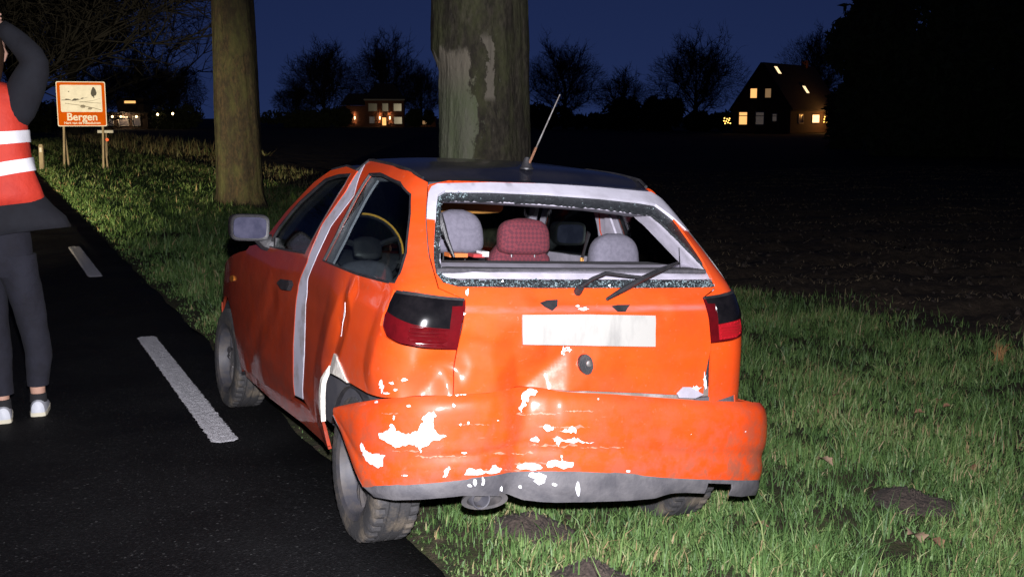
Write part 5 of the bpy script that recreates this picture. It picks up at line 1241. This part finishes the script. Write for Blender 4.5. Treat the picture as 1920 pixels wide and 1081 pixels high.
for q in ([(.10, .33), (.45, .26), (.80, .16), (.97, .08), (.97, .06), (.78, .14), (.44, .24), (.10, .31)], [(.35, .42), (.70, .36), (.97, .33), (.97, .315), (.70, .34), (.35, .405)], [(.45, .36), (.75, .42), (.95, .50), (.95, .49), (.75, .405), (.45, .35)]): ink(q, 'ink2')
ink([(.46, .19), (.50, .15), (.57, .15), (.60, .22), (.55, .27), (.49, .26)], 'ink2'); ink([(.64, .10), (.70, .08), (.76, .11), (.74, .16), (.67, .17)], 'ink2')
def text(body, size, c, mat, parent, name='lettering'):
    cu = bpy.data.curves.new('lettering', 'FONT'); cu.body = body; cu.size = size; cu.align_x = 'CENTER'; cu.align_y = 'CENTER'; cu.extrude = .001; cu.offset = size * .022
    to = bpy.data.objects.new('tmp', cu); COL.objects.link(to); bpy.context.view_layer.update()
    me = bpy.data.meshes.new_from_object(to.evaluated_get(bpy.context.evaluated_depsgraph_get())); bpy.data.objects.remove(to)
    me.materials.clear(); me.materials.append(mat); o = bpy.data.objects.new(name, me); COL.objects.link(o); o.parent = parent; o.location = c; o.rotation_euler = (rad(90), 0, 0); return o
text('Bergen', .34, (0, -.009, zb_ + .30), M['signw'], sg); text('Hart van de Maasduinen', .116, (0, -.009, zb_ + .11), M['signw'], sg)
for ox in (-.60, .62):
    for dx, yy, tx in ((-.05, -.02, .02), (.085, .5, -.02)):
        MB().tube([(ox + dx, yy, -.15), (ox + tx, .05, zb_ + .3)], .034, 7).build('post', M['post'], sg)
# small white board and red reflector (its shine is emission) behind the sign, marker post at the road edge
x, y = at(205, 52); sb = empty('small_white_board', (x, y, tz(x, y))); tag(sb, 'small white board poking out behind the orange sign', 'sign')
b = MB(); b.box((0, 0, 1.28), (.72, .04, .12)); b.build('board', M['signw'], sb, False); MB().tube([(0, .05, -.1), (0, .05, 1.3)], .03, 6).build('post', M['post'], sb); b = MB(); b.lathe([(0, .07), (-.02, .06), (-.025, 0)], 10, 'y', (.06, -.03, .92)); b.build('red_reflector', emat('red_glow', (1, .12, .03), 1.2), sb)
x, y = at(83, 37); mp_ = empty('marker_post', (x, y, tz(x, y))); tag(mp_, 'pale short marker post at the road edge beside the vest', 'post'); b = MB(); b.loft([[Vector((sx_ * .065, sy_ * .04, z)) for sx_, sy_ in ((-1, -1), (1, -1), (1, 1), (-1, 1))] for z in (-.1, .78)] + [[Vector((sx_ * .04, sy_ * .03, .84)) for sx_, sy_ in ((-1, -1), (1, -1), (1, 1), (-1, 1))]]); b.build('post', M['post'], mp_, False); b = MB(); b.box((0, -.045, .66), (.07, .01, .14)); b.build('reflector', M['signw'], mp_, False)

# ================================================================== PERSON in a red safety vest (cut by the left edge)
M['vest'] = pm('red_vest_cloth', (.66, .048, .024), .7, (.55, .036, .020), 6, bump=.5, bscale=9, bdist=.03); M['tape'] = pm('reflective_tape', (.90, .90, .92), .35); M['navy'] = pm('navy_trousers', (.010, .0105, .019), .9, (.007, .007, .013), 10, bump=.5, bscale=8, bdist=.03)
M['coat'] = pm('black_coat', (.008, .009, .014), .9, (.006, .006, .010), 8, bump=.5, bscale=7, bdist=.03); M['skin'] = pm('skin', (.50, .29, .21), .55); M['hair'] = pm('brown_hair', (.035, .018, .010), .5, (.06, .03, .016), 30, stretch=(1, 1, .1)); M['shoe'] = pm('white_shoe', (.60, .62, .66), .6, (.50, .52, .57), 20); M['sole'] = pm('pale_sole', (.62, .58, .44), .7); M['sock'] = pm('black_sock', (.012, .012, .014), .9)
PX, PY = -2.885, 6.36
person = empty('person', (PX, PY, 0)); tag(person, 'person in red reflective vest and dark trousers with raised arm on the road', 'person')
# skeleton: joints in metres, x to the right, y away from the camera
J = {'pelvis': (0.0, 0, 1.0), 'waist': (0, 0, 1.18), 'chest': (0, .02, 1.52), 'neck': (0, .02, 1.86), 'head': (0.0, .05, 2.02), 'crown': (0, .05, 2.15),
     'shR': (.17, .02, 1.76), 'elR': (.265, .04, 1.98), 'wrR': (.09, .06, 2.17), 'hR': (.03, .07, 2.22), 'shL': (-.18, .02, 1.76), 'elL': (-.28, .08, 1.98), 'wrL': (-.10, .10, 2.17), 'hL': (-.04, .10, 2.21),
     'hipR': (.105, 0, .92), 'knR': (.165, .05, .50), 'anR': (.165, .06, .10), 'toR': (.135, .15, .04), 'hipL': (-.10, 0, .92), 'knL': (-.02, -.05, .50), 'anL': (.03, -.10, .10), 'toL': (-.01, -.01, .04)}
RAD = {'pelvis': .15, 'waist': .13, 'chest': .15, 'neck': .06, 'head': .10, 'crown': .07, 'shR': .075, 'elR': .048, 'wrR': .032, 'hR': .036, 'shL': .075, 'elL': .048, 'wrL': .032, 'hL': .036, 'hipR': .095, 'knR': .062, 'anR': .042, 'toR': .035, 'hipL': .095, 'knL': .062, 'anL': .042, 'toL': .035}
EDG = [('pelvis', 'waist'), ('waist', 'chest'), ('chest', 'neck'), ('neck', 'head'), ('head', 'crown'), ('chest', 'shR'), ('shR', 'elR'), ('elR', 'wrR'), ('wrR', 'hR'), ('chest', 'shL'), ('shL', 'elL'), ('elL', 'wrL'), ('wrL', 'hL'), ('pelvis', 'hipR'), ('hipR', 'knR'), ('knR', 'anR'), ('anR', 'toR'), ('pelvis', 'hipL'), ('hipL', 'knL'), ('knL', 'anL'), ('anL', 'toL')]
for s_, sg_ in (('R', 1), ('L', -1)):
    h = Vector(J['h' + s_]); dirs = [(-.5, -.3, .8), (-.72, -.1, .7), (-.8, .1, .55), (-.8, .3, .35)]; ln = [.085, .095, .09, .07]
    for k in range(4):
        d = Vector((dirs[k][0] * sg_, dirs[k][1], dirs[k][2])).normalized(); n0, n1, n2 = 'f%s%d0' % (s_, k), 'f%s%d1' % (s_, k), 'f%s%d2' % (s_, k)
        base = h + d * .035 + Vector((0, (k - 1.5) * .018, 0)); J[n0] = tuple(base); J[n1] = tuple(base + d * ln[k] * .5); J[n2] = tuple(base + d * ln[k] * .5 + (d + Vector((-.5 * sg_, 0, -.9))).normalized() * ln[k] * .5)
        RAD[n0], RAD[n1], RAD[n2] = .010, .009, .0075; EDG += [('h' + s_, n0), (n0, n1), (n1, n2)]
    t0 = h + Vector((.0, -.04, -.01)); J['t0' + s_] = tuple(t0); J['t1' + s_] = tuple(t0 + Vector((-.03 * sg_, -.03, .035))); RAD['t0' + s_], RAD['t1' + s_] = .011, .009; EDG += [('h' + s_, 't0' + s_), ('t0' + s_, 't1' + s_)]
names = list(J); me = bpy.data.meshes.new('body'); me.from_pydata([J[k] for k in names], [(names.index(a), names.index(b)) for a, b in EDG], [])
body = bpy.data.objects.new('body', me); COL.objects.link(body); body.parent = person; me.materials.append(M['skin'])
sk = body.modifiers.new('skin', 'SKIN'); sk.use_smooth_shade = True
if not me.skin_vertices: me.attributes  # layer is made by the modifier
bm = bmesh.new(); bm.from_mesh(me); ly = bm.verts.layers.skin.verify(); bm.verts.ensure_lookup_table()
for i, k in enumerate(names): bm.verts[i][ly].radius = (RAD[k], RAD[k]); bm.verts[i][ly].use_root = (k == 'pelvis')
bm.to_mesh(me); bm.free(); ss_ = body.modifiers.new('sub', 'SUBSURF'); ss_.levels = 1; ss_.render_levels = 2
# face on the head (turned away), ears
b = MB(); hd = Vector(J['head'])
b.lathe([(-.115, .02), (-.10, .055), (-.05, .082), (0, .094), (.06, .092), (.11, .06), (.135, 0)], 18, 'z', hd + Vector((0, .015, .02)))
b.tube([hd + Vector((0, .10, .04)), hd + Vector((0, .135, -.01)), hd + Vector((0, .10, -.025))], [.010, .017, .012], 8)
for sd in (-1, 1): b.tube([hd + Vector((sd * .09, .01, .04)), hd + Vector((sd * .105, 0, .01)), hd + Vector((sd * .09, .01, -.03))], [.010, .016, .008], 7); b.tube([hd + Vector((sd * .035, .098, .035)), hd + Vector((sd * .035, .104, .035))], .012, 8)
b.tube([hd + Vector((-.028, .098, -.055)), hd + Vector((0, .104, -.055)), hd + Vector((.028, .098, -.055))], .008, 6); b.build('face', M['skin'], person)
def ering(c, rx_, ry_, n=32, fn=None, tilt=0.0):
    o = []
    for k in range(n):
        a = 2 * math.pi * k / n; e = fn(a) if fn else 1.0; o.append(Vector((c[0] + rx_ * math.cos(a) * e, c[1] + ry_ * math.sin(a) * e, c[2] + tilt * math.cos(a))))
    return o
fold = lambda s, am, f1=5, f2=9: (lambda a: 1 + am * math.sin(f1 * a + s) + am * .6 * math.sin(f2 * a + 2.3 * s))
# hair
b = MB(); b.loft([ering((0, .0, z), rx_, ry_, 24, fold(z * 9, .03, 7, 13)) for z, rx_, ry_ in ((1.78, .055, .03), (1.86, .085, .05), (1.95, .105, .085), (2.04, .112, .105), (2.11, .10, .10), (2.16, .06, .06), (2.175, .01, .01))]); b.build('hair', M['hair'], person)
# trousers: seat and two legs
b = MB(); b.loft([ering((.0, 0, z), rx_, ry_, 30, fold(z * 11, .02)) for z, rx_, ry_ in ((1.12, .185, .125), (1.02, .20, .135), (.92, .205, .14), (.85, .195, .13), (.81, .17, .11))])
def leg(pts, rr, seed):
    P = smooth_curve(pts, 22); R_ = np.interp(np.linspace(0, 1, 22), np.linspace(0, 1, len(rr)), rr); return [ering(p, r_, r_ * 1.02, 24, fold(seed + i * .8, .034, 3, 5)) for i, (p, r_) in enumerate(zip(P, R_))]
b.loft(leg([(.108, 0, .93), (.135, .02, .74), (.165, .05, .52), (.178, .065, .34), (.168, .06, .17)], [.110, .098, .078, .072, .058], 1.0)); b.loft(leg([(-.09, 0, .93), (-.05, -.02, .74), (-.012, -.05, .52), (.012, -.08, .34), (.03, -.10, .155)], [.110, .099, .080, .074, .060], 2.0)); b.build('trousers', M['navy'], person)
# shoes and socks
for (ax_, ay_, ang) in ((.165, .06, -.30), (.03, -.10, -.42)):
    s0 = MB(); s0.tube([(ax_, ay_, .075), (ax_, ay_, .125)], [.047, .044], 16); s0.build('sock', M['sock'], person)
    rot = Matrix.Rotation(-ang, 3, 'Z'); rings = []; so = []
    for yy, w_, zt2 in ((-.075, .020, .07), (-.065, .036, .088), (-.03, .044, .098), (.03, .045, .085), (.09, .048, .07), (.15, .046, .058), (.19, .034, .045), (.205, .012, .035)):
        rings.append([rot @ Vector((w_ * math.cos(a), yy, .02 + (zt2 - .02) * max(0, math.sin(a)) ** .7)) + Vector((ax_, ay_, 0)) for a in np.linspace(0, math.pi, 12)]); so.append([rot @ Vector((sx_ * (w_ + .003), yy * 1.02, z)) + Vector((ax_, ay_, 0)) for sx_, z in ((-1, .002), (-1, .024), (1, .024), (1, .002))])
    b = MB(); b.loft(rings); sh = b.build('shoe', M['shoe'], person); b = MB(); b.loft(so); b.build('sole', M['sole'], sh)
# coat with flared hem and sleeves
def flare(a): return 1 + .50 * max(0, math.cos(a - .15)) ** 5 + .03 * math.sin(7 * a)
b = MB(); hem = []
for z, rx_, ry_, k in ((1.40, .225, .15, 0), (1.26, .24, .165, .12), (1.17, .255, .175, .5), (1.10, .265, .18, .85), (1.035, .265, .18, 1.0)):
    hem.append(ering((.01, 0, z), rx_, ry_, 40, lambda a, k=k: 1 + k * (flare(a) - 1) + .012 * math.sin(5 * a + z * 20), tilt=.045 * k))
b.loft(hem, cap=False)
b.loft([ering((0, .01, z), rx_, ry_, 30) for z, rx_, ry_ in ((1.35, .21, .14), (1.55, .20, .14), (1.70, .20, .13), (1.78, .19, .115), (1.85, .12, .08), (1.89, .06, .055))], cap=False)
for s_ in ('R', 'L'):
    sx_ = 1 if s_ == 'R' else -1
    q = [(sx_ * .09, .02, 1.60), (sx_ * .165, .02, 1.73), (sx_ * .225, .03, 1.86), J['el' + s_], tuple((Vector(J['el' + s_]) + Vector(J['wr' + s_])) / 2 + Vector((.01 if s_ == 'R' else -.01, 0, .01))), J['wr' + s_]]; P = smooth_curve(q, 16); b.tube([tuple(p) for p in P], list(np.interp(np.linspace(0, 1, 16), [0, .2, .4, .6, .8, 1], [.06, .092, .09, .070, .056, .042])), 16, False)
o = b.build('coat', M['coat'], person, sharp=0); sm = o.modifiers.new('thick', 'SOLIDIFY'); sm.thickness = .006
# vest
VR = [(1.20, .285, .19, .03), (1.27, .268, .182, .03), (1.36, .245, .172, .025), (1.46, .228, .162, .02), (1.56, .218, .156, .012), (1.66, .215, .150, .006), (1.74, .218, .140, 0), (1.80, .205, .125, 0), (1.845, .165, .105, 0), (1.87, .11, .085, 0), (1.885, .07, .06, 0)]
b = MB(); b.loft([ering((0, .005, z), rx_, ry_, 48, fold(z * 7, .022, 4, 7), tl) for z, rx_, ry_, tl in VR], cap=False); o = b.build('vest', M['vest'], person, sharp=0); sm = o.modifiers.new('thick', 'SOLIDIFY'); sm.thickness = .005
vz, vx, vy, vt = map(np.array, zip(*VR))
for zc_, hw_, tl in ((1.565, .034, .012), (1.385, .036, .035)):
    rings = []
    for dz in (-hw_, -hw_ * .5, 0, hw_ * .5, hw_):
        z = zc_ + dz; rings.append(ering((0, .005, z), np.interp(z, vz, vx) + .007, np.interp(z, vz, vy) + .007, 48, fold(z * 7, .022, 4, 7), tl + float(np.interp(z, vz, vt)) * .5))
    b = MB(); b.loft(rings, cap=False); b.build('reflective_stripe', M['tape'], o, sharp=0)

# ================================================================== GRASS and small things on the verge
def grass_mat():
    m, n, l, b = nt('grass_blades'); at_ = n.new('ShaderNodeAttribute'); at_.attribute_name = 'tint'
    cr = n.new('ShaderNodeValToRGB'); e = cr.color_ramp.elements; e[0].position = 0; e[0].color = (.048, .098, .028, 1); e[1].position = 1; e[1].color = (.30, .22, .11, 1)
    for p, c in ((.35, (.082, .155, .042, 1)), (.62, (.15, .235, .07, 1)), (.80, (.25, .28, .12, 1)), (.90, (.27, .23, .12, 1))):
        q = cr.color_ramp.elements.new(p); q.color = c
    l.new(at_.outputs['Fac'], cr.inputs[0]); l.new(cr.outputs[0], b.inputs['Base Color']); b.inputs['Roughness'].default_value = .55; b.inputs['Specular IOR Level'].default_value = .35
    tr = n.new('ShaderNodeBsdfTranslucent'); l.new(cr.outputs[0], tr.inputs[0]); x = n.new('ShaderNodeMixShader'); x.inputs[0].default_value = .25
    l.new(b.outputs[0], x.inputs[1]); l.new(tr.outputs[0], x.inputs[2]); l.new(x.outputs[0], n['Material Output'].inputs[0]); return m
M['grass'] = grass_mat()
carxy = lambda X, Y: ((X - CARO[0]) * ER[0] + (Y - CARO[1]) * ER[1], (X - CARO[0]) * EF[0] + (Y - CARO[1]) * EF[1])
def blades(N, smin, smax, tmin, tmax, hmul, wmul, seed, dry=0.0, thin=1.0, near=0, far=1e9):
    r = np.random.default_rng(seed); s = r.uniform(smin, smax, N); t = r.uniform(tmin, tmax, N); X, Y = xy(s, t)
    D = np.hypot(X, Y); keep = (Y > 2.6) & (np.abs(X) < Y * .47 + 1.6) & (D > near) & (D <= far)
    cl = fbm(X, Y, 2.3, 12, 3); cf = fbm(X, Y, 9, 14, 2)
    keep &= (cl * .75 + cf * .6) > r.uniform(.32, .68, N) * thin
    keep &= (s > EDGE + .02 + .05 * r.random(N)) | (r.random(N) < .06)
    keep &= s > EDGE - .05
    for mx, my, mr, mh in MOLES: keep &= (np.hypot(X - mx, Y - my) > mr * (.85 + .35 * cf)) | (r.random(N) < .05)
    cx, cy = carxy(X, Y); under = (np.abs(cx) < .78) & (cy > .35) & (cy < 3.0); keep &= ~under | (r.random(N) < .25)
    fe = np.clip((s - 7.4) / 1.0, 0, 1); keep &= r.random(N) > fe * .93
    X, Y, s, cl, cf, under = X[keep], Y[keep], s[keep], cl[keep], cf[keep], under[keep]; n = len(X); Z = terrain(X, Y) - .006
    edge = np.clip((s - EDGE) / .35, .35, 1); tuft = np.clip((fbm(X, Y, 3.1, 77, 2) - .40) * 5, 0, 1.5)
    h = (.028 + .065 * r.random(n) ** 1.6 + .085 * tuft * r.random(n)) * hmul * edge; h = np.where(under, h * .4, h)
    az = r.uniform(0, 2 * math.pi, n) * .85 + fbm(X, Y, 1.1, 55, 2) * 9; lean = np.abs(r.normal(.95, .6, n)); wd = (.0016 + .0022 * r.random(n)) * wmul
    dx, dy = np.cos(az), np.sin(az); fa = r.uniform(0, math.pi, n); sx_, sy_ = np.cos(fa), np.sin(fa)
    L = h * 1.35; p1 = np.stack([X + dx * L * .38 * np.sin(lean * .5), Y + dy * L * .38 * np.sin(lean * .5), Z + L * .5 * np.cos(lean * .5)], -1)
    p2 = p1 + np.stack([dx * L * .5 * np.sin(lean * 1.15), dy * L * .5 * np.sin(lean * 1.15), L * .5 * np.cos(np.minimum(lean * 1.15, 1.75))], -1)
    sd = np.stack([sx_, sy_, 0 * sx_], -1); p0 = np.stack([X, Y, Z], -1)
    V = np.stack([p0 - sd * wd[:, None], p0 + sd * wd[:, None], p1 - sd * wd[:, None] * .85, p1 + sd * wd[:, None] * .85, p2], 1).reshape(-1, 3)
    k = np.arange(n) * 5; T = np.concatenate([np.stack([k, k + 1, k + 3], -1), np.stack([k, k + 3, k + 2], -1), np.stack([k + 2, k + 3, k + 4], -1)])
    tint = np.clip(r.normal(.30, .16, n) + (cl - .45) * 1.1 + np.where(r.random(n) < .11 + dry, .5, 0), 0, 1)
    return V, T, np.repeat(tint, 5)
def grass(name, sets, label, mat=None):
    Vs, Ts, As, o = [], [], [], 0
    for v, t, a in sets: Vs.append(v); Ts.append(t + o); As.append(a); o += len(v)
    g = fast_mesh(name, np.vstack(Vs), np.vstack(Ts), mat or M['grass'], None, np.concatenate(As)); return tag(g, label, 'grass', kind='stuff')
grass('grass', [blades(300000, EDGE - .05, 8.6, 2.0, 7.5, 1.0, 1.0, 1, near=2.5, far=6.6), blades(260000, EDGE - .05, 9.0, 3.0, 14.0, 1.05, 1.35, 2, near=6.6, far=13.5), blades(16000, EDGE + .1, 8.0, 2.0, 12.0, 1.7, 1.15, 8, .08, near=2.5, far=11), blades(170000, EDGE - .05, 7.2, 9.0, 30.0, 1.25, 2.6, 3, near=12.5, far=28), blades(120000, EDGE - .05, 8.0, 24.0, 60.0, 1.5, 6.0, 4, .08, near=27)], 'short tangled green verge grass beside the road')
# dry bank and reeds further along the verge, stubble on the field
def strip(N, smin, smax, tmin, tmax, hm, wm, seed, tint0, rows=None):
    r = np.random.default_rng(seed); s = r.uniform(smin, smax, N); t = r.uniform(tmin, tmax, N); X, Y = xy(s, t); k = fbm(X, Y, .5, seed, 3) > r.uniform(.25, .6, N)
    if rows: k &= (np.sin((s * .35 + t * .94) * 2 * math.pi / 1.5 + 2 * fbm(X, Y, .3, 21)) + 1.6 * (fbm(X, Y, .3, seed + 2, 2) - .4)) > rows
    k &= (Y > 3) & (np.abs(X) < Y * .47 + 2)
    X, Y = X[k], Y[k]; n = len(X); Z = terrain(X, Y); h = hm * r.uniform(.3, 1.1, n); az = r.uniform(0, 6.28, n); ln = np.abs(r.normal(.4, .5, n)) if not rows else r.uniform(.6, 1.5, n); w = wm * r.uniform(.5, 1.2, n)
    p0 = np.stack([X, Y, Z], -1); p2 = p0 + np.stack([np.cos(az) * h * np.sin(ln), np.sin(az) * h * np.sin(ln), h * np.cos(ln)], -1); fa = r.uniform(0, 3.14, n); sd = np.stack([np.cos(fa), np.sin(fa), 0 * fa], -1) * w[:, None]
    V = np.stack([p0 - sd, p0 + sd, p2], 1).reshape(-1, 3); return V, np.arange(n * 3).reshape(-1, 3), np.repeat(np.clip(r.normal(tint0, .1, n), 0, 1), 3)
grass('dry_grass', [strip(15000, 5.5, 11, 32, 95, .20, .012, 11, .86), strip(14000, 3, 7, 40, 110, .3, .02, 12, .7), strip(6000, 7, 14, 60, 150, .7, .03, 14, .9), strip(6000, 5.6, 8.4, 19, 34, .18, .006, 15, .93)], 'dry brown grass bank far along the verge')
grass('stubble', [strip(300000, 8.6, 36, -4, 36, .075, .007, 13, .93, .55)], 'pale straw stubble in rows across the dark field', pm('old_straw', (.20, .15, .085), .9, (.10, .075, .045), 2))
# a brown dry tuft at the edge of the field, clods, fallen leaves
x, y = 4.05, 9.35; tf = empty('dry_tuft', (x, y, tz(x, y))); tag(tf, 'small orange-brown dry grass tuft at the edge of the dark field', 'tuft'); b = MB(); r_ = random.Random(3)
for k in range(46):
    a = r_.uniform(0, 6.28); l_ = r_.uniform(.07, .17); s_ = r_.uniform(.1, .8); b.tube([(r_.gauss(0, .03), r_.gauss(0, .03), -.01), (math.cos(a) * l_ * s_ * .5, math.sin(a) * l_ * s_ * .5, l_ * .7), (math.cos(a) * l_ * s_, math.sin(a) * l_ * s_, l_)], [.003, .002, .0008], 3, False)
b.build('blades', pm('rusty_dry_blades', (.26, .12, .04), .9, (.36, .20, .08), 30), tf)
def crumbs(N, seed):
    r = np.random.default_rng(seed); V = []; F = []
    base = np.array([(-1, -1, -1), (1, -1, -1), (0, 1, -1), (0, 0, 1.)])
    pts = []
    for mx, my, mr, mh in MOLES:
        for k in range(130): a = r.uniform(0, 6.28); q = mr * r.normal(0, .55); pts.append((mx + math.cos(a) * q, my + math.sin(a) * q, r.uniform(.003, .013)))
    for k in range(N):
        s, t = r.uniform(8.0, 26), r.uniform(1, 30); X, Y = xy(s, t); pts.append((X, Y, r.uniform(.012, .05)))
    P = np.array(pts); Z = terrain(P[:, 0], P[:, 1])
    for (X, Y, q), z in zip(pts, Z):
        n0 = len(V); d = base * q * r.uniform(.5, 1.2, (4, 3)) + r.normal(size=(4, 3)) * q * .3; V += list(d + [X, Y, z + q * .4 + (.010 if q < .0131 else 0)]); F += [(n0, n0 + 2, n0 + 1), (n0, n0 + 1, n0 + 3), (n0 + 1, n0 + 2, n0 + 3), (n0 + 2, n0, n0 + 3)]
    return V, F
V, F = crumbs(5000, 5); cr_ = fast_mesh('soil_clods', V, F, M['soil']); tag(cr_, 'dark crumbly soil clods on molehills and field', 'soil', kind='stuff')
ML = ['molehill of dark earth under the rear bumper beside the near tyre', 'molehill of dark earth at the bottom picture edge', 'flat patch of bare earth in the grass right of the bumper', 'low earth mound behind the right tail lamp', 'patch of bare earth at the right picture edge', None]
for (mx, my, mr, mh), lab in zip(MOLES, ML):
    if not lab: continue
    n, m_ = 40, 12; V = []; z0 = tz(mx, my)
    for j in range(m_):
        q = mr * 1.05 * j / (m_ - 1)
        A = np.linspace(0, 2 * math.pi, n, endpoint=False); wob = 1 + .22 * (fbm(np.cos(A) * 2 + mx * 9, np.sin(A) * 2 + my, 1.3, 7, 3) - .47) * 2
        X = mx + np.cos(A) * q * wob; Y = my + np.sin(A) * q * wob; Z = terrain(X, Y) + .012 * (1 - (j / (m_ - 1)) ** 3) - .006 * (j == m_ - 1) + .03 * (fbm(X, Y, 22, 8, 3) - .47) * (1 - j / (m_ - 1)); V.append(np.stack([X, Y, Z], -1))
    V = np.vstack(V); F = [(j * n + k, j * n + (k + 1) % n, (j + 1) * n + (k + 1) % n, (j + 1) * n + k) for j in range(m_ - 1) for k in range(n)]
    o = mk('molehill', V - [mx, my, z0], F, M['soil'], None, True, 0); o.location = (mx, my, z0); tag(o, lab, 'molehill', 'molehills and bare earth patches on the verge')
M['leaf'] = pm('dead_leaf', (.16, .075, .04), .8, (.24, .13, .075), 30); M['leafp'] = pm('pale_dead_leaf', (.42, .30, .20), .8, (.34, .22, .14), 30)
r_ = random.Random(11)
def leaf(x, y, s_, rz, mat, lab, grp):
    V = []; F = []; n = 7
    for i in range(n):
        t = i / (n - 1); w_ = s_ * .36 * math.sin(math.pi * min(1, t * .93 + .05)) * (1 + .22 * math.cos(t * 19)); c = s_ * .22 * math.sin(t * 2.6)
        V += [(-w_, s_ * (t - .5), c + abs(w_) * .55), (0, s_ * (t - .5), c), (w_, s_ * (t - .5), c + abs(w_) * .4)]
    for i in range(n - 1):
        for k in range(2): F.append((i * 3 + k, i * 3 + k + 1, i * 3 + k + 4, i * 3 + k + 3))
    o = mk('fallen_leaf', V, F, mat, None, True, 0); o.location = (x, y, tz(x, y) + .035); o.rotation_euler = (r_.uniform(-.5, .5), r_.uniform(-.5, .5), rz); tag(o, lab, 'leaf', grp)
leaf(1.66, 5.88, .10, .6, M['leafp'], 'pale curled leaf above the bare earth patch right of the bumper', None); leaf(1.73, 4.72, .12, 2.2, M['leafp'], 'largest curled brown leaf in the grass at lower right', None); leaf(1.80, 4.66, .09, .4, M['leaf'], 'dark brown leaf tucked against the largest curled leaf', None); leaf(1.08, 4.78, .08, 1.0, M['leaf'], 'flat reddish brown leaf below the right end of the bumper', None)
for k in range(14):
    x = r_.uniform(.9, 3.0); y = r_.uniform(4.4, 8.5); leaf(x, y, r_.uniform(.05, .085), r_.uniform(0, 6.28), M['leaf'], 'small brown dead leaf lying in the verge grass right of the car', 'small dead leaves in the verge grass')
